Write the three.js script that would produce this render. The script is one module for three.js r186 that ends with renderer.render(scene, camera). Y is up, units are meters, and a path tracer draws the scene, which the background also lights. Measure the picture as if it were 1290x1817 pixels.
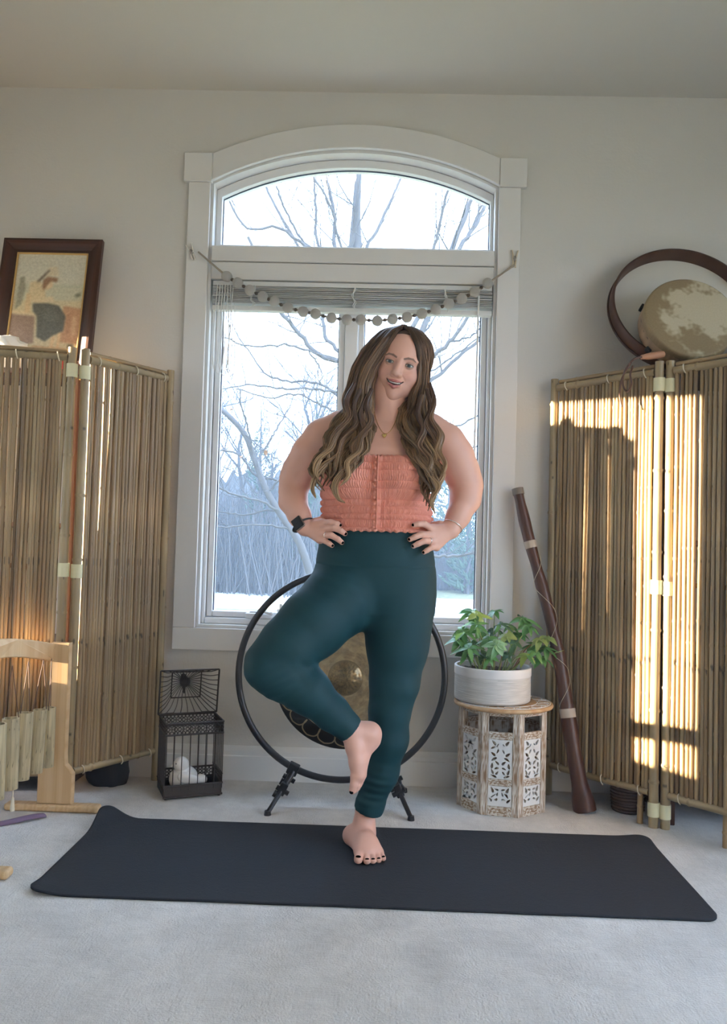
import * as THREE from 'three';
import { mergeGeometries, mergeVertices } from 'three/addons/utils/BufferGeometryUtils.js';
import { RoundedBoxGeometry } from 'three/addons/geometries/RoundedBoxGeometry.js';
import { ImprovedNoise } from 'three/addons/math/ImprovedNoise.js';

// ------------------------------------------------------------ camera, sky, sun, exposure
const scene = new THREE.Scene();
const FOC = 1450, IW = 1290, IH = 1817;
const camera = new THREE.PerspectiveCamera(2 * Math.atan(IH / 2 / FOC) * 180 / Math.PI, IW / IH, 0.05, 400);
camera.rotation.order = 'YXZ';
camera.rotation.set(0.0403, 0.0231, 0.0283);
camera.position.set(0, 0.97, 3.37);
camera.updateMatrixWorld();
const renderer = new THREE.WebGLRenderer({ antialias: true });
renderer.toneMapping = THREE.LinearToneMapping;
renderer.toneMappingExposure = 0.82;
renderer.shadowMap.enabled = true;

// hazy winter sky: pale at the horizon, light blue overhead, the same all around
{
  const w = 64, h = 64, d = new Float32Array(w * h * 4);
  for (let j = 0; j < h; j++) for (let i = 0; i < w; i++) {
    const el = (j + 0.5) / h * Math.PI - Math.PI / 2;           // row 0 is straight down
    const t = Math.pow(Math.max(0, Math.sin(el)), 0.55), k = (j * w + i) * 4;
    d[k] = 7.4 - 2.6 * t; d[k + 1] = 9.0 - 2.2 * t; d[k + 2] = 11.4 - 1.2 * t; d[k + 3] = 1;
  }
  const sky = new THREE.DataTexture(d, w, h, THREE.RGBAFormat, THREE.FloatType);
  sky.mapping = THREE.EquirectangularReflectionMapping; sky.magFilter = sky.minFilter = THREE.LinearFilter; sky.needsUpdate = true;
  scene.background = sky; scene.environment = null;
}
// low winter sun from the left
const sun = new THREE.DirectionalLight(new THREE.Color(1, 0.80, 0.55), 150);
const SUN = new THREE.Vector3(1, -0.11, -0.06).normalize();
sun.target.position.set(0, 0.8, 0.5); sun.position.copy(sun.target.position).addScaledVector(SUN, -12);
sun.castShadow = true; sun.shadow.mapSize.set(4096, 4096);
Object.assign(sun.shadow.camera, { left: -6, right: 6, top: 6, bottom: -6, near: 0.5, far: 40 });
scene.add(sun, sun.target);

// thin winter haze that pales the far woods
scene.fog = new THREE.FogExp2(new THREE.Color(0.60, 0.80, 1), 0.008);

// ------------------------------------------------------------ helpers
let seed = 7;
const rnd = () => { seed |= 0; seed = seed + 0x6D2B79F5 | 0; let t = Math.imul(seed ^ seed >>> 15, 1 | seed); t = t + Math.imul(t ^ t >>> 7, 61 | t) ^ t; return ((t ^ t >>> 14) >>> 0) / 4294967296; };
const rr = (a, b) => a + (b - a) * rnd();
const perlin = new ImprovedNoise();
const ns = (x, y, z = 0) => perlin.noise(x, y, z);
const V = (x, y, z) => new THREE.Vector3(x, y, z);
const lerp = (a, b, t) => a + (b - a) * t, clamp = (x, a = 0, b = 1) => Math.min(b, Math.max(a, x)), smooth = (a, b, x) => { const t = clamp((x - a) / (b - a)); return t * t * (3 - 2 * t); };
// a photo pixel gives a direction; the distance comes from the plane z (or height y) of what it touches
function pz(x, y, z) { const d = V((x - IW / 2) / FOC, -(y - IH / 2) / FOC, -1).applyEuler(camera.rotation), c = camera.position; return d.multiplyScalar((z - c.z) / d.z).add(c); }
function pf(x, y, h = 0) { const d = V((x - IW / 2) / FOC, -(y - IH / 2) / FOC, -1).applyEuler(camera.rotation), c = camera.position; return d.multiplyScalar((h - c.y) / d.y).add(c); }
const used = {};
const numbered = (n) => { const k = used[n] = (used[n] ?? -1) + 1; return k ? n + '_' + String(k).padStart(3, '0') : n; };
function thing(name, label, category, pos = [0, 0, 0], turn = 0, group) {
  const o = new THREE.Group(); o.name = numbered(name); scene.add(o);
  o.position.set(...pos); o.rotation.y = turn; o.userData = { label, category }; if (group) o.userData.group = group;
  o.updateMatrixWorld();
  return o;
}
function prep(g) { g = g.index ? g.toNonIndexed() : g; for (const k of Object.keys(g.attributes)) if (!['position', 'normal', 'uv', 'color'].includes(k)) g.deleteAttribute(k); return g; }
function join(list) {
  list = list.flat(9).map(prep);
  const all = ['uv', 'color'].filter((k) => list.some((g) => !g.attributes[k]));
  for (const g of list) for (const k of all) if (g.attributes[k]) g.deleteAttribute(k);
  return list.length > 1 ? mergeGeometries(list) : list[0];
}
function obj(name, geo, m, parent) {
  const o = new THREE.Mesh(Array.isArray(geo) ? join(geo) : geo, m);
  o.castShadow = o.receiveShadow = true;
  o.name = parent ? name : numbered(name); (parent ?? scene).add(o); return o;
}
function tag(o, label, category, group) { o.userData = { label, category }; if (group) o.userData.group = group; return o; }
function struct(name, geo, m) { const o = obj(name, geo, m); o.userData.kind = 'structure'; return o; }
function lab(o, l) { o.userData.label = l; return o; }
const box = (x0, x1, y0, y1, z0, z1) => new THREE.BoxGeometry(x1 - x0, y1 - y0, z1 - z0).translate((x0 + x1) / 2, (y0 + y1) / 2, (z0 + z1) / 2);
const rbox = (x0, x1, y0, y1, z0, z1, r = 0.004, s = 2) => new RoundedBoxGeometry(x1 - x0, y1 - y0, z1 - z0, s, Math.min(r, (x1 - x0) / 2.01, (y1 - y0) / 2.01, (z1 - z0) / 2.01)).translate((x0 + x1) / 2, (y0 + y1) / 2, (z0 + z1) / 2);
// tube through points, radius constant or per point; sq flattens along the second axis
function tube(pts, r, sides = 8, { caps = true, sq = 1, up = V(0.13, 0.2, 0.97), closed = false } = {}) {
  const n = pts.length, pos = [], nor = [], uv = [], idx = [], T = V(), A = V(), B = V(); let len = 0;
  for (let i = 0; i < n; i++) {
    const a = pts[closed ? (i - 1 + n) % n : Math.max(0, i - 1)], b = pts[closed ? (i + 1) % n : Math.min(n - 1, i + 1)];
    T.subVectors(b, a).normalize();
    if (!i) { A.crossVectors(T, up); if (A.lengthSq() < 1e-4) A.crossVectors(T, V(1, 0, 0)); A.normalize(); } else A.addScaledVector(T, -A.dot(T)).normalize();
    B.crossVectors(T, A);
    if (i) len += pts[i].distanceTo(pts[i - 1]);
    const R = typeof r === 'number' ? r : Array.isArray(r) ? r[i] : r(i / (n - 1));
    for (let k = 0; k <= sides; k++) {
      const th = k / sides * Math.PI * 2, c = Math.cos(th), s = Math.sin(th);
      pos.push(pts[i].x + (A.x * c + B.x * s * sq) * R, pts[i].y + (A.y * c + B.y * s * sq) * R, pts[i].z + (A.z * c + B.z * s * sq) * R);
      nor.push(A.x * c + B.x * s, A.y * c + B.y * s, A.z * c + B.z * s); uv.push(k / sides * 6.28 * R, len);
    }
  }
  const w = sides + 1, last = closed ? n : n - 1;
  for (let i = 0; i < last; i++) for (let k = 0; k < sides; k++) { const a = i * w + k, b = ((i + 1) % n) * w + k; idx.push(a, a + 1, b, a + 1, b + 1, b); }
  if (caps && !closed) for (const e of [0, n - 1]) {
    const c = pos.length / 3, f = e ? 1 : -1; T.subVectors(pts[Math.min(n - 1, e + 1)], pts[Math.max(0, e - 1)]).normalize().multiplyScalar(f);
    pos.push(pts[e].x, pts[e].y, pts[e].z); nor.push(T.x, T.y, T.z); uv.push(0, 0);
    for (let k = 0; k <= sides; k++) { const q = (e * w + k) * 3; pos.push(pos[q], pos[q + 1], pos[q + 2]); nor.push(T.x, T.y, T.z); uv.push(0, 0); }
    for (let k = 0; k < sides; k++) f > 0 ? idx.push(c, c + 1 + k, c + 2 + k) : idx.push(c, c + 2 + k, c + 1 + k);
  }
  const g = new THREE.BufferGeometry();
  g.setAttribute('position', new THREE.Float32BufferAttribute(pos, 3)); g.setAttribute('normal', new THREE.Float32BufferAttribute(nor, 3)); g.setAttribute('uv', new THREE.Float32BufferAttribute(uv, 2)); g.setIndex(idx);
  return g;
}
const rod = (a, b, r, sides = 8) => tube([a, b], r, sides);
const curve = (pts, n, closed = false) => new THREE.CatmullRomCurve3(pts, closed, 'centripetal').getPoints(n);
function lathe(prof, seg = 32) { return new THREE.LatheGeometry(prof.map(([r, y]) => new THREE.Vector2(Math.max(r, 1e-4), y)), seg); }
const ball = (r, c, s = 14) => new THREE.SphereGeometry(r, s, Math.max(6, s * 0.7 | 0)).translate(c.x, c.y, c.z);
function extr(shape, depth, bevel = 0.001, curveSegments = 16) { return new THREE.ExtrudeGeometry(shape, { depth: depth - 2 * bevel, bevelEnabled: bevel > 0, bevelSize: bevel, bevelThickness: bevel, bevelOffset: -bevel, bevelSegments: 1, curveSegments }).translate(0, 0, bevel); }
function poly(pts) { const s = new THREE.Shape(); pts.forEach(([x, y], i) => i ? s.lineTo(x, y) : s.moveTo(x, y)); return s; }

// ------------------------------------------------------------ materials
function dataTex(n, f, srgb = true, rep = [1, 1], m = n) {
  const d = new Uint8Array(n * m * 4);
  for (let j = 0; j < m; j++) for (let i = 0; i < n; i++) { const c = f(i / n, j / m), k = (j * n + i) * 4; d[k] = clamp(c[0]) * 255; d[k + 1] = clamp(c[1]) * 255; d[k + 2] = clamp(c[2]) * 255; d[k + 3] = 255; }
  const t = new THREE.DataTexture(d, n, m); t.wrapS = t.wrapT = THREE.RepeatWrapping; t.magFilter = THREE.LinearFilter; t.minFilter = THREE.LinearMipmapLinearFilter; t.generateMipmaps = true;
  if (srgb) t.colorSpace = THREE.SRGBColorSpace; t.repeat.set(...rep); t.needsUpdate = true; return t;
}
// noise that repeats with period 1 in u and v
const tn = (u, v, f, s = 0) => { const a = u * 6.2832, b = v * 6.2832, R = f / 6.2832; return ns(Math.cos(a) * R + s, Math.sin(a) * R + 3.3 * s, Math.cos(b) * R + 1.7) * 0.5 + ns(Math.cos(b) * R - s, Math.sin(b) * R + 9.1, Math.sin(a) * R + 4.2 * s) * 0.5; };
const mat = (o) => new THREE.MeshStandardMaterial({ roughness: 0.6, ...o });
const phys = (o) => new THREE.MeshPhysicalMaterial({ roughness: 0.6, ...o });
const C = (r, g, b) => new THREE.Color().setRGB(r, g, b);
const T = {};
T.wallBump = dataTex(256, (u, v) => { const h = 0.5 + 0.5 * tn(u, v, 60, 2) + 0.3 * tn(u, v, 120, 5); return [h, h, h]; }, false, [2, 2]);
T.carpetBump = dataTex(512, (u, v) => { const h = 0.5 + 0.35 * (rnd() - 0.5) + 0.45 * tn(u, v, 90, 3) + 0.3 * tn(u, v, 26, 1); return [h, h, h]; }, false, [2.2, 2.2]);
T.carpet = dataTex(512, (u, v) => { const h = 0.815 + 0.05 * (rnd() - 0.5) + 0.04 * tn(u, v, 40, 3) + 0.07 * tn(u, v, 9, 8); return [h, h * 0.985, h * 0.96]; }, true, [0.9, 0.9]);
function woodTex(a, b, f = 1, s = 0) { return dataTex(256, (u, v) => { const g = 0.5 + 0.5 * Math.sin(tn(u, v * 0.15, 5, s) * 9 + u * 6.2832 * 5 * f + 0.6 * tn(u, v, 12, s)); const fine = 0.5 + tn(u, v * 0.04, 160, s + 2); const t = clamp(0.55 * g + 0.45 * fine); return [lerp(a[0], b[0], t), lerp(a[1], b[1], t), lerp(a[2], b[2], t)]; }, true, [3, 0.8]); }
const M = {};
M.wall = mat({ color: C(0.66, 0.64, 0.60), roughness: 0.85, bumpMap: T.wallBump, bumpScale: 0.0006 });
M.ceil = mat({ color: C(0.64, 0.61, 0.55), roughness: 0.9, bumpMap: T.wallBump, bumpScale: 0.001 });
M.trim = mat({ color: C(0.74, 0.73, 0.71), roughness: 0.38 });
M.vinyl = mat({ color: C(0.84, 0.84, 0.835), roughness: 0.32 });
M.carpet = mat({ map: T.carpet, roughness: 1, bumpMap: T.carpetBump, bumpScale: 0.003 });
M.glass = phys({ color: C(1, 1, 1), transmission: 1, thickness: 0, roughness: 0, ior: 1.45 });
M.dark = mat({ color: C(0.02, 0.02, 0.022), roughness: 0.4 });
M.gasket = mat({ color: C(0.05, 0.07, 0.12), roughness: 0.5 });

// ------------------------------------------------------------ the room
const XL = -1.75, XR = 2.35, ZF = 5.4, HC = 2.875, TH = 0.16;
struct('floor', [box(XL - 0.3, XR + 0.3, -0.12, 0, -TH, ZF + 0.3)], M.carpet).geometry;
{ // carpet uv in metres
  const g = scene.getObjectByName('floor').geometry, p = g.attributes.position, u = g.attributes.uv; for (let i = 0; i < p.count; i++) u.setXY(i, p.getX(i), p.getZ(i));
}
struct('ceiling', [box(XL - 0.3, XR + 0.3, HC, HC + 0.12, -TH - 0.1, ZF + 0.3)], M.ceil);
// window opening of the back wall (rectangle with a segmental arch above)
const WX0 = -0.758, WX1 = 0.449, WY0 = 0.612, WYS = 2.478, WYA = 2.628, WXC = (WX0 + WX1) / 2;
function arcPts(x0, x1, ys, ya, n = 28) { // left to right over the arch
  const c = (x1 - x0) / 2, s = ya - ys, R = (c * c + s * s) / (2 * s), cy = ya - R, cx = (x0 + x1) / 2, a0 = Math.asin(c / R), out = [];
  for (let i = 0; i <= n; i++) { const a = -a0 + 2 * a0 * i / n; out.push([cx + R * Math.sin(a), cy + R * Math.cos(a)]); } return out;
}
function frameShape(outer, inner) { const s = poly(outer); s.holes.push(new THREE.Path(inner.map(([x, y]) => new THREE.Vector2(x, y)))); return s; }
const archRect = (x0, x1, y0, ys, ya) => [[x0, y0], [x1, y0], ...arcPts(x0, x1, ys, ya).reverse()];
{
  const s = frameShape([[XL - 0.16, 0], [XR + 0.16, 0], [XR + 0.16, HC], [XL - 0.16, HC]], archRect(WX0, WX1, WY0, WYS, WYA));
  struct('wall_back', [extr(s, TH, 0).translate(0, 0, -TH)], M.wall);
}
function sideWall(name, x0, x1, wz0, wz1, wy0, wy1, more = []) {
  const g = [box(x0, x1, 0, HC, 0, wz0)]; more.unshift([wz0, wz1, wy0, wy1]); more.forEach(([a, b, c, d], i) => g.push(box(x0, x1, 0, c, a, b), box(x0, x1, d, HC, a, b), box(x0, x1, 0, HC, b, more[i + 1]?.[0] ?? ZF))); struct(name, g, M.wall);
}
sideWall('wall_left', XL - 0.16, XL, 0.13, 0.73, 0.48, 1.89, [[3.95, 4.75, 0.75, 1.95]]);
sideWall('wall_right', XR, XR + 0.16, 1.25, 3.55, 0.35, 2.4);
struct('wall_front', [box(XL - 0.16, XR + 0.16, 0, HC, ZF, ZF + 0.16)], M.wall);
function sideWindow(name, x, wz0, wz1, wy0, wy1, nz) {
  const o = new THREE.Group(); o.name = name; o.userData.kind = 'structure'; scene.add(o); const f = 0.045, parts = [box(x - 0.03, x + 0.03, wy0, wy0 + f, wz0, wz1), box(x - 0.03, x + 0.03, wy1 - f, wy1, wz0, wz1), box(x - 0.03, x + 0.03, wy0 + f, wy1 - f, wz0, wz0 + f), box(x - 0.03, x + 0.03, wy0 + f, wy1 - f, wz1 - f, wz1)];
  for (let i = 1; i < nz; i++) { const z = lerp(wz0, wz1, i / nz); parts.push(box(x - 0.025, x + 0.025, wy0 + f, wy1 - f, z - 0.035, z + 0.035)); }
  obj('window_frame', parts, M.vinyl, o);
  for (let i = 0; i < nz; i++) obj('pane', [box(x - 0.002, x + 0.002, wy0 + f, wy1 - f, lerp(wz0, wz1, i / nz) + 0.045, lerp(wz0, wz1, (i + 1) / nz) - 0.045)], M.glass, o);
}
sideWindow('window_2', XL - 0.09, 0.13, 0.73, 0.48, 1.89, 1);
sideWindow('window_4', XL - 0.09, 3.95, 4.75, 0.75, 1.95, 1);
sideWindow('window_3', XR + 0.09, 1.25, 3.55, 0.35, 2.4, 2);

// baseboard of the back wall: flat board with a stepped moulding on top
{
  const prof = poly([[0, 0], [0.016, 0], [0.016, 0.096], [0.013, 0.1], [0.013, 0.116], [0.008, 0.128], [0.004, 0.136], [0, 0.136]]);
  const g = extr(prof, XR - XL, 0).rotateY(Math.PI / 2).translate(XL, 0, 0); // depth runs along +x, profile x becomes -z
  g.scale(1, 1, -1); const ix = prep(g); { const p = ix.attributes.position.array; for (let i = 0; i < p.length; i += 9) for (let k = 0; k < 3; k++) { const t = p[i + 3 + k]; p[i + 3 + k] = p[i + 6 + k]; p[i + 6 + k] = t; } ix.computeVertexNormals(); }
  struct('baseboard_back', ix, M.trim);
}
// window_1: casing, corner blocks, arch, reveal, transom, sashes and panes
{
  const w = new THREE.Group(); w.name = 'window_1'; w.userData.kind = 'structure'; w.userData.label = 'arched white picture window over two tall casement panes'; scene.add(w);
  const CW = 0.091, e = 0.0006;
  obj('side_casing', [rbox(WX0 - CW, WX0, 0.612, 2.471, e, 0.019, 0.003)], M.trim, w);
  obj('side_casing', [rbox(WX1, WX1 + CW, 0.612, 2.471, e, 0.019, 0.003)], M.trim, w);
  obj('apron_casing', [rbox(WX0 - CW, WX1 + CW, 0.521, 0.6115, e, 0.019, 0.003)], M.trim, w);
  obj('corner_block', [rbox(WX0 - 0.112, WX0 + 0.006, 2.4715, 2.594, e, 0.026, 0.003)], M.trim, w);
  obj('corner_block', [rbox(WX1 + 0.002, WX1 + 0.114, 2.4715, 2.594, e, 0.026, 0.003)], M.trim, w);
  { // arched head casing
    const up = arcPts(WX0 + 0.0065, WX1 + 0.0015, 2.594, 2.728, 40), lo = arcPts(WX0 + 0.0065, WX1 + 0.0015, WYS + 0.002, WYA, 40);
    obj('arch_casing', [extr(poly([...lo, ...up.reverse()]), 0.02, 0.002).translate(0, 0, e)], M.trim, w);
  }
  // reveal lining the opening
  const R = 0.012;
  { const s = frameShape(archRect(WX0 + e, WX1 - e, WY0 + e, WYS, WYA - e), archRect(WX0 + R, WX1 - R, WY0 + R, WYS - 0.004, WYA - R)); obj('reveal', [extr(s, TH - 0.002, 0).translate(0, 0, -TH + 0.001)], M.trim, w); }
  // transom: sill board of the arch light above a head board
  obj('transom_sill', [rbox(WX0 + R, WX1 - R, 2.142, 2.206, -0.13, 0.012, 0.004)], M.trim, w);
  obj('head_board', [rbox(WX0 + R, WX1 - R, 2.066, 2.1395, -0.13, 0.004, 0.003)], M.trim, w);
  // arch sash
  const zf0 = -0.125, zf1 = -0.06;
  { const s = frameShape(archRect(WX0 + R, WX1 - R, 2.2065, WYS - 0.006, WYA - R - 0.001), archRect(-0.722, 0.424, 2.236, 2.443, 2.581)); obj('arch_sash', [extr(s, zf1 - zf0, 0.002).translate(0, 0, zf0)], M.vinyl, w); }
  { const s = frameShape(archRect(-0.738, 0.44, 2.22, 2.456, 2.596), archRect(-0.7185, 0.4205, 2.2385, 2.4415, 2.577)); obj('gasket', [extr(s, 0.006, 0).translate(0, 0, -0.0935)], M.gasket, w); }
  obj('pane', [extr(poly(archRect(-0.73, 0.432, 2.228, 2.45, 2.588)), 0.004, 0).translate(0, 0, -0.102)], M.glass, w);
  // outer frame of the casements with a wide centre mullion
  const fx0 = WX0 + R, fx1 = WX1 - R, fy0 = WY0 + R, fy1 = 2.0655;
  obj('casement_frame', [rbox(fx0, fx0 + 0.014, fy0, fy1, -0.14, -0.045), rbox(fx1 - 0.014, fx1, fy0, fy1, -0.14, -0.045), rbox(fx0 + 0.0145, fx1 - 0.0145, fy0, fy0 + 0.026, -0.14, -0.045), rbox(fx0 + 0.0145, fx1 - 0.0145, fy1 - 0.05, fy1, -0.14, -0.055)], M.vinyl, w);
  obj('mullion', [rbox(-0.178, -0.124, fy0 + 0.0265, fy1 - 0.0505, -0.14, -0.05)], M.vinyl, w);
  for (const [a, b] of [[fx0 + 0.016, -0.18], [-0.122, fx1 - 0.016]]) {
    const s = obj('sash', [rbox(a, a + 0.024, fy0 + 0.028, fy1 - 0.052, -0.125, -0.068), rbox(b - 0.024, b, fy0 + 0.028, fy1 - 0.052, -0.125, -0.068), rbox(a + 0.0242, b - 0.0242, fy0 + 0.028, fy0 + 0.052, -0.125, -0.068), rbox(a + 0.0242, b - 0.0242, fy1 - 0.076, fy1 - 0.052, -0.125, -0.068)], M.vinyl, w);
    obj('pane', [box(a + 0.018, b - 0.018, fy0 + 0.046, fy1 - 0.07, -0.1, -0.096)], M.glass, s);
    obj('gasket', [rbox(a + 0.0242, a + 0.028, fy0 + 0.053, fy1 - 0.08, -0.094, -0.086, 0.001), rbox(b - 0.028, b - 0.0242, fy0 + 0.053, fy1 - 0.08, -0.094, -0.086, 0.001)], M.gasket, s);
  }
  // crank handle and sash lock on the bottom rail
  for (const cx of [-0.50, 0.16]) {
    obj('crank_cover', [rbox(cx - 0.06, cx + 0.05, fy0 + 0.0275, fy0 + 0.05, -0.066, -0.03, 0.006)], M.vinyl, w);
    obj('crank_handle', [tube(curve([V(cx - 0.01, fy0 + 0.045, -0.03), V(cx + 0.01, fy0 + 0.058, -0.02), V(cx + 0.05, fy0 + 0.05, -0.018)], 8), 0.006, 8), ball(0.009, V(cx + 0.052, fy0 + 0.051, -0.018), 8)], M.vinyl, w);
  }
  obj('sash_lock', [rbox(-0.545, -0.497, 0.668, 0.678, -0.067, -0.055, 0.003)], M.dark, w);
  obj('sash_lock', [rbox(-0.42, -0.407, 0.69, 0.715, -0.067, -0.05, 0.003), rbox(-0.43, -0.397, 0.678, 0.692, -0.067, -0.055, 0.003)], M.vinyl, w);
}

// ------------------------------------------------------------ bamboo screens
T.bamboo = dataTex(128, (u, v) => { const s = 0.78 + 0.2 * tn(u, v * 0.06, 40, 2) + 0.22 * tn(u, v, 7, 6); const sp = tn(u, v, 26, 11) > 0.44 ? 0.55 : 1; return [s * sp, s * 0.985 * sp, s * 0.96 * sp]; }, true, [2.2, 0.9]);
const bambooTones = [[0.51, 0.355, 0.185], [0.59, 0.43, 0.24], [0.45, 0.30, 0.155], [0.55, 0.41, 0.25], [0.35, 0.235, 0.125], [0.63, 0.48, 0.275]];
M.bamboo = bambooTones.map(([r, g, b]) => mat({ color: C(r, g, b), map: T.bamboo, roughness: 0.42 }));
M.pole = mat({ color: C(0.62, 0.49, 0.29), map: T.bamboo, roughness: 0.38 });
M.band = mat({ color: C(0.72, 0.68, 0.44), roughness: 0.5 });
M.twine = mat({ color: C(0.74, 0.66, 0.5), roughness: 0.9 });
// a cane: rings at the nodes, slightly crooked
function cane(len, r, sides, nodes, bend, s) {
  const pts = [], rad = [], at = []; for (let y = 0; y <= len + 1e-6; y += len / 10) at.push(y);
  const nd = []; for (let k = 0; k < nodes; k++) { const y = len * (k + 0.3 + 0.4 * rnd()) / nodes; nd.push(y); at.push(y - 0.008, y - 0.002, y + 0.002, y + 0.007); }
  at.sort((a, b) => a - b);
  for (let y of at) { y = clamp(y, 0, len); const t = y / len; pts.push(V(bend * Math.sin(t * 5 + s) + bend * 0.5 * Math.sin(t * 13 + s * 2), y, bend * Math.cos(t * 4 + s * 3))); const q = Math.min(...nd.map((n) => Math.abs(y - n))); rad.push(r * (q < 0.0025 ? 1.16 : q < 0.0085 ? 0.97 : 1) * lerp(1.05, 0.93, t)); }
  return tube(pts, rad, sides);
}
const stickGeo = []; for (let k = 0; k < 8; k++) stickGeo.push(cane(1.49, rr(0.0066, 0.0083), 8, 4 + (k % 3), 0.0015, k));
const postGeo = [cane(1.665, 0.0165, 14, 5, 0.001, 1), cane(1.665, 0.0165, 14, 6, 0.001, 4)];
// a panel stands between two floor points; bottom rail at 0.12 m, top rail at 1.635 m
function panel(screen, a, b, { density = 24, drop = 0, ends = [1, 1], bands = [0, 0], legs = [] } = {}) {
  const p = new THREE.Group(); p.name = 'panel'; screen.add(p);
  const A = V(a[0], 0, a[1]), B = V(b[0], 0, b[1]), L = A.distanceTo(B); p.position.copy(A).sub(screen.position); p.rotation.y = -Math.atan2(B.z - A.z, B.x - A.x);
  const nf = p.rotation.y;
  for (const [k, x] of [[0, 0.0175], [1, L - 0.0175]]) if (ends[k]) { const o = obj('post', postGeo[k], M.pole, p); o.position.x = x; o.rotation.y = 2 * k + nf; if (bands[k]) for (const y of [0.06, 0.845, 1.575]) { const b = obj('binding', [new THREE.CylinderGeometry(0.0207, 0.0207, 0.05, 18, 1, true)], M.band, p); b.position.set(x, y + (k ? 0.004 : 0), 0); lab(b, 'cream tape band around the post'); } }
  for (const [y, r, z] of [[1.628, 0.0145, 0], [0.118, 0.0135, 0.002]]) { const o = obj('rail', [cane(L - 0.07, r, 12, 2, 0.0008, y).rotateZ(-Math.PI / 2).translate(0.035, 0, 0)], M.pole, p); o.position.set(0, y, z); }
  const top2 = obj('rail', [cane(L - 0.075, 0.0085, 8, 2, 0.0008, 3).rotateZ(-Math.PI / 2).translate(0.0375, 0, 0)], M.bamboo[1], p); top2.position.set(0, 1.6515, -0.006);
  const back = obj('rail', [cane(L - 0.07, 0.009, 8, 2, 0.001, 5).rotateZ(-Math.PI / 2).translate(0.035, 0, 0)], M.bamboo[2], p); back.position.set(0, 0.86, -0.019);
  const x0 = 0.046, x1 = L - 0.046;
  for (let i = 0; i < density; i++) {
    if (rnd() < drop) continue;
    const o = obj('stick', stickGeo[Math.floor(rnd() * 8)], M.bamboo[Math.floor(rnd() * 6)], p);
    o.position.set(lerp(x0, x1, i / (density - 1)) + rr(-0.0018, 0.0018), 0.127, rr(-0.003, 0.003)); o.rotation.set(rr(-0.0012, 0.0012), rnd() * 6, rr(-0.0016, 0.0016));
  }
  for (const t of [0.16, 0.55, 0.86]) for (const y of [1.628, 0.118]) { const g = []; g.push(tube(curve([V(-0.004, 0.017, 0.004), V(-0.002, 0.012, 0.014), V(0.002, -0.006, 0.016), V(0.004, -0.017, 0.006)], 8), 0.0022, 6)); const o = obj('tie', g, M.twine, p); o.position.set(L * t, y, 0.002); }
  for (const t of legs) { const o = obj('foot_peg', [cane(0.108, 0.011, 10, 1, 0, 1)], M.bamboo[0], p); o.position.set(L * t, 0, 0); }
  return p;
}
{
  const s = thing('bamboo_screen', 'folding bamboo screen under the framed picture, behind the wooden chime stand', 'folding screen', [-1.135, 0, 0.407], 0, 'folding bamboo screens');
  panel(s, [-1.600, 0.487], [-1.137, 0.411], { density: 29, drop: 0.03, bands: [1, 1], legs: [0.5] });
  panel(s, [-1.1225, 0.411], [-0.877, 0.035], { density: 29, bands: [1, 0], legs: [] });
  const r = thing('bamboo_screen', 'sunlit folding bamboo screen under the two drums beside the leaning dark wooden pipe', 'folding screen', [1.0, 0, 0.41], 0, 'folding bamboo screens');
  panel(r, [0.676, 0.040], [1.0015, 0.421], { density: 27, bands: [0, 1], legs: [0.86] });
  panel(r, [1.0155, 0.404], [1.325, 0.77], { density: 23, bands: [1, 1], legs: [0.5] });
}
// ------------------------------------------------------------ hidden furniture that carries the picture and the drums
T.pine = woodTex([0.86, 0.74, 0.57], [0.79, 0.64, 0.46], 1, 2);
M.pine = mat({ map: T.pine, roughness: 0.5 });
T.darkwood = woodTex([0.30, 0.17, 0.11], [0.19, 0.10, 0.065], 1, 5);
M.darkwood = mat({ map: T.darkwood, roughness: 0.42 });
function stand(name, label, x0, x1, z0, z1, h) {
  const s = thing(name, label, 'shelf', [(x0 + x1) / 2, 0, (z0 + z1) / 2]); const a = (x1 - x0) / 2, c = (z1 - z0) / 2;
  for (const sx of [-1, 1]) obj('side_panel', [rbox(Math.min(sx * a, sx * (a - 0.02)), Math.max(sx * a, sx * (a - 0.02)), 0, h - 0.0225, -c, c)], M.darkwood, s);
  for (const y of [0.08, 0.55, 1.0]) obj('shelf_board', [rbox(-a + 0.0205, a - 0.0205, y, y + 0.02, -c + 0.002, c - 0.002)], M.darkwood, s);
  obj('top_board', [rbox(-a - 0.01, a + 0.01, h - 0.022, h, -c, c + 0.004)], M.darkwood, s);
}
stand('shelf_unit', 'dark wooden shelf behind the bamboo screen carrying the framed picture', -1.69, -1.185, 0.02, 0.27, 1.615);
stand('shelf_unit', 'dark wooden shelf behind the sunlit bamboo screen carrying the drums', 1.055, 1.50, 0.02, 0.385, 1.660);

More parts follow.
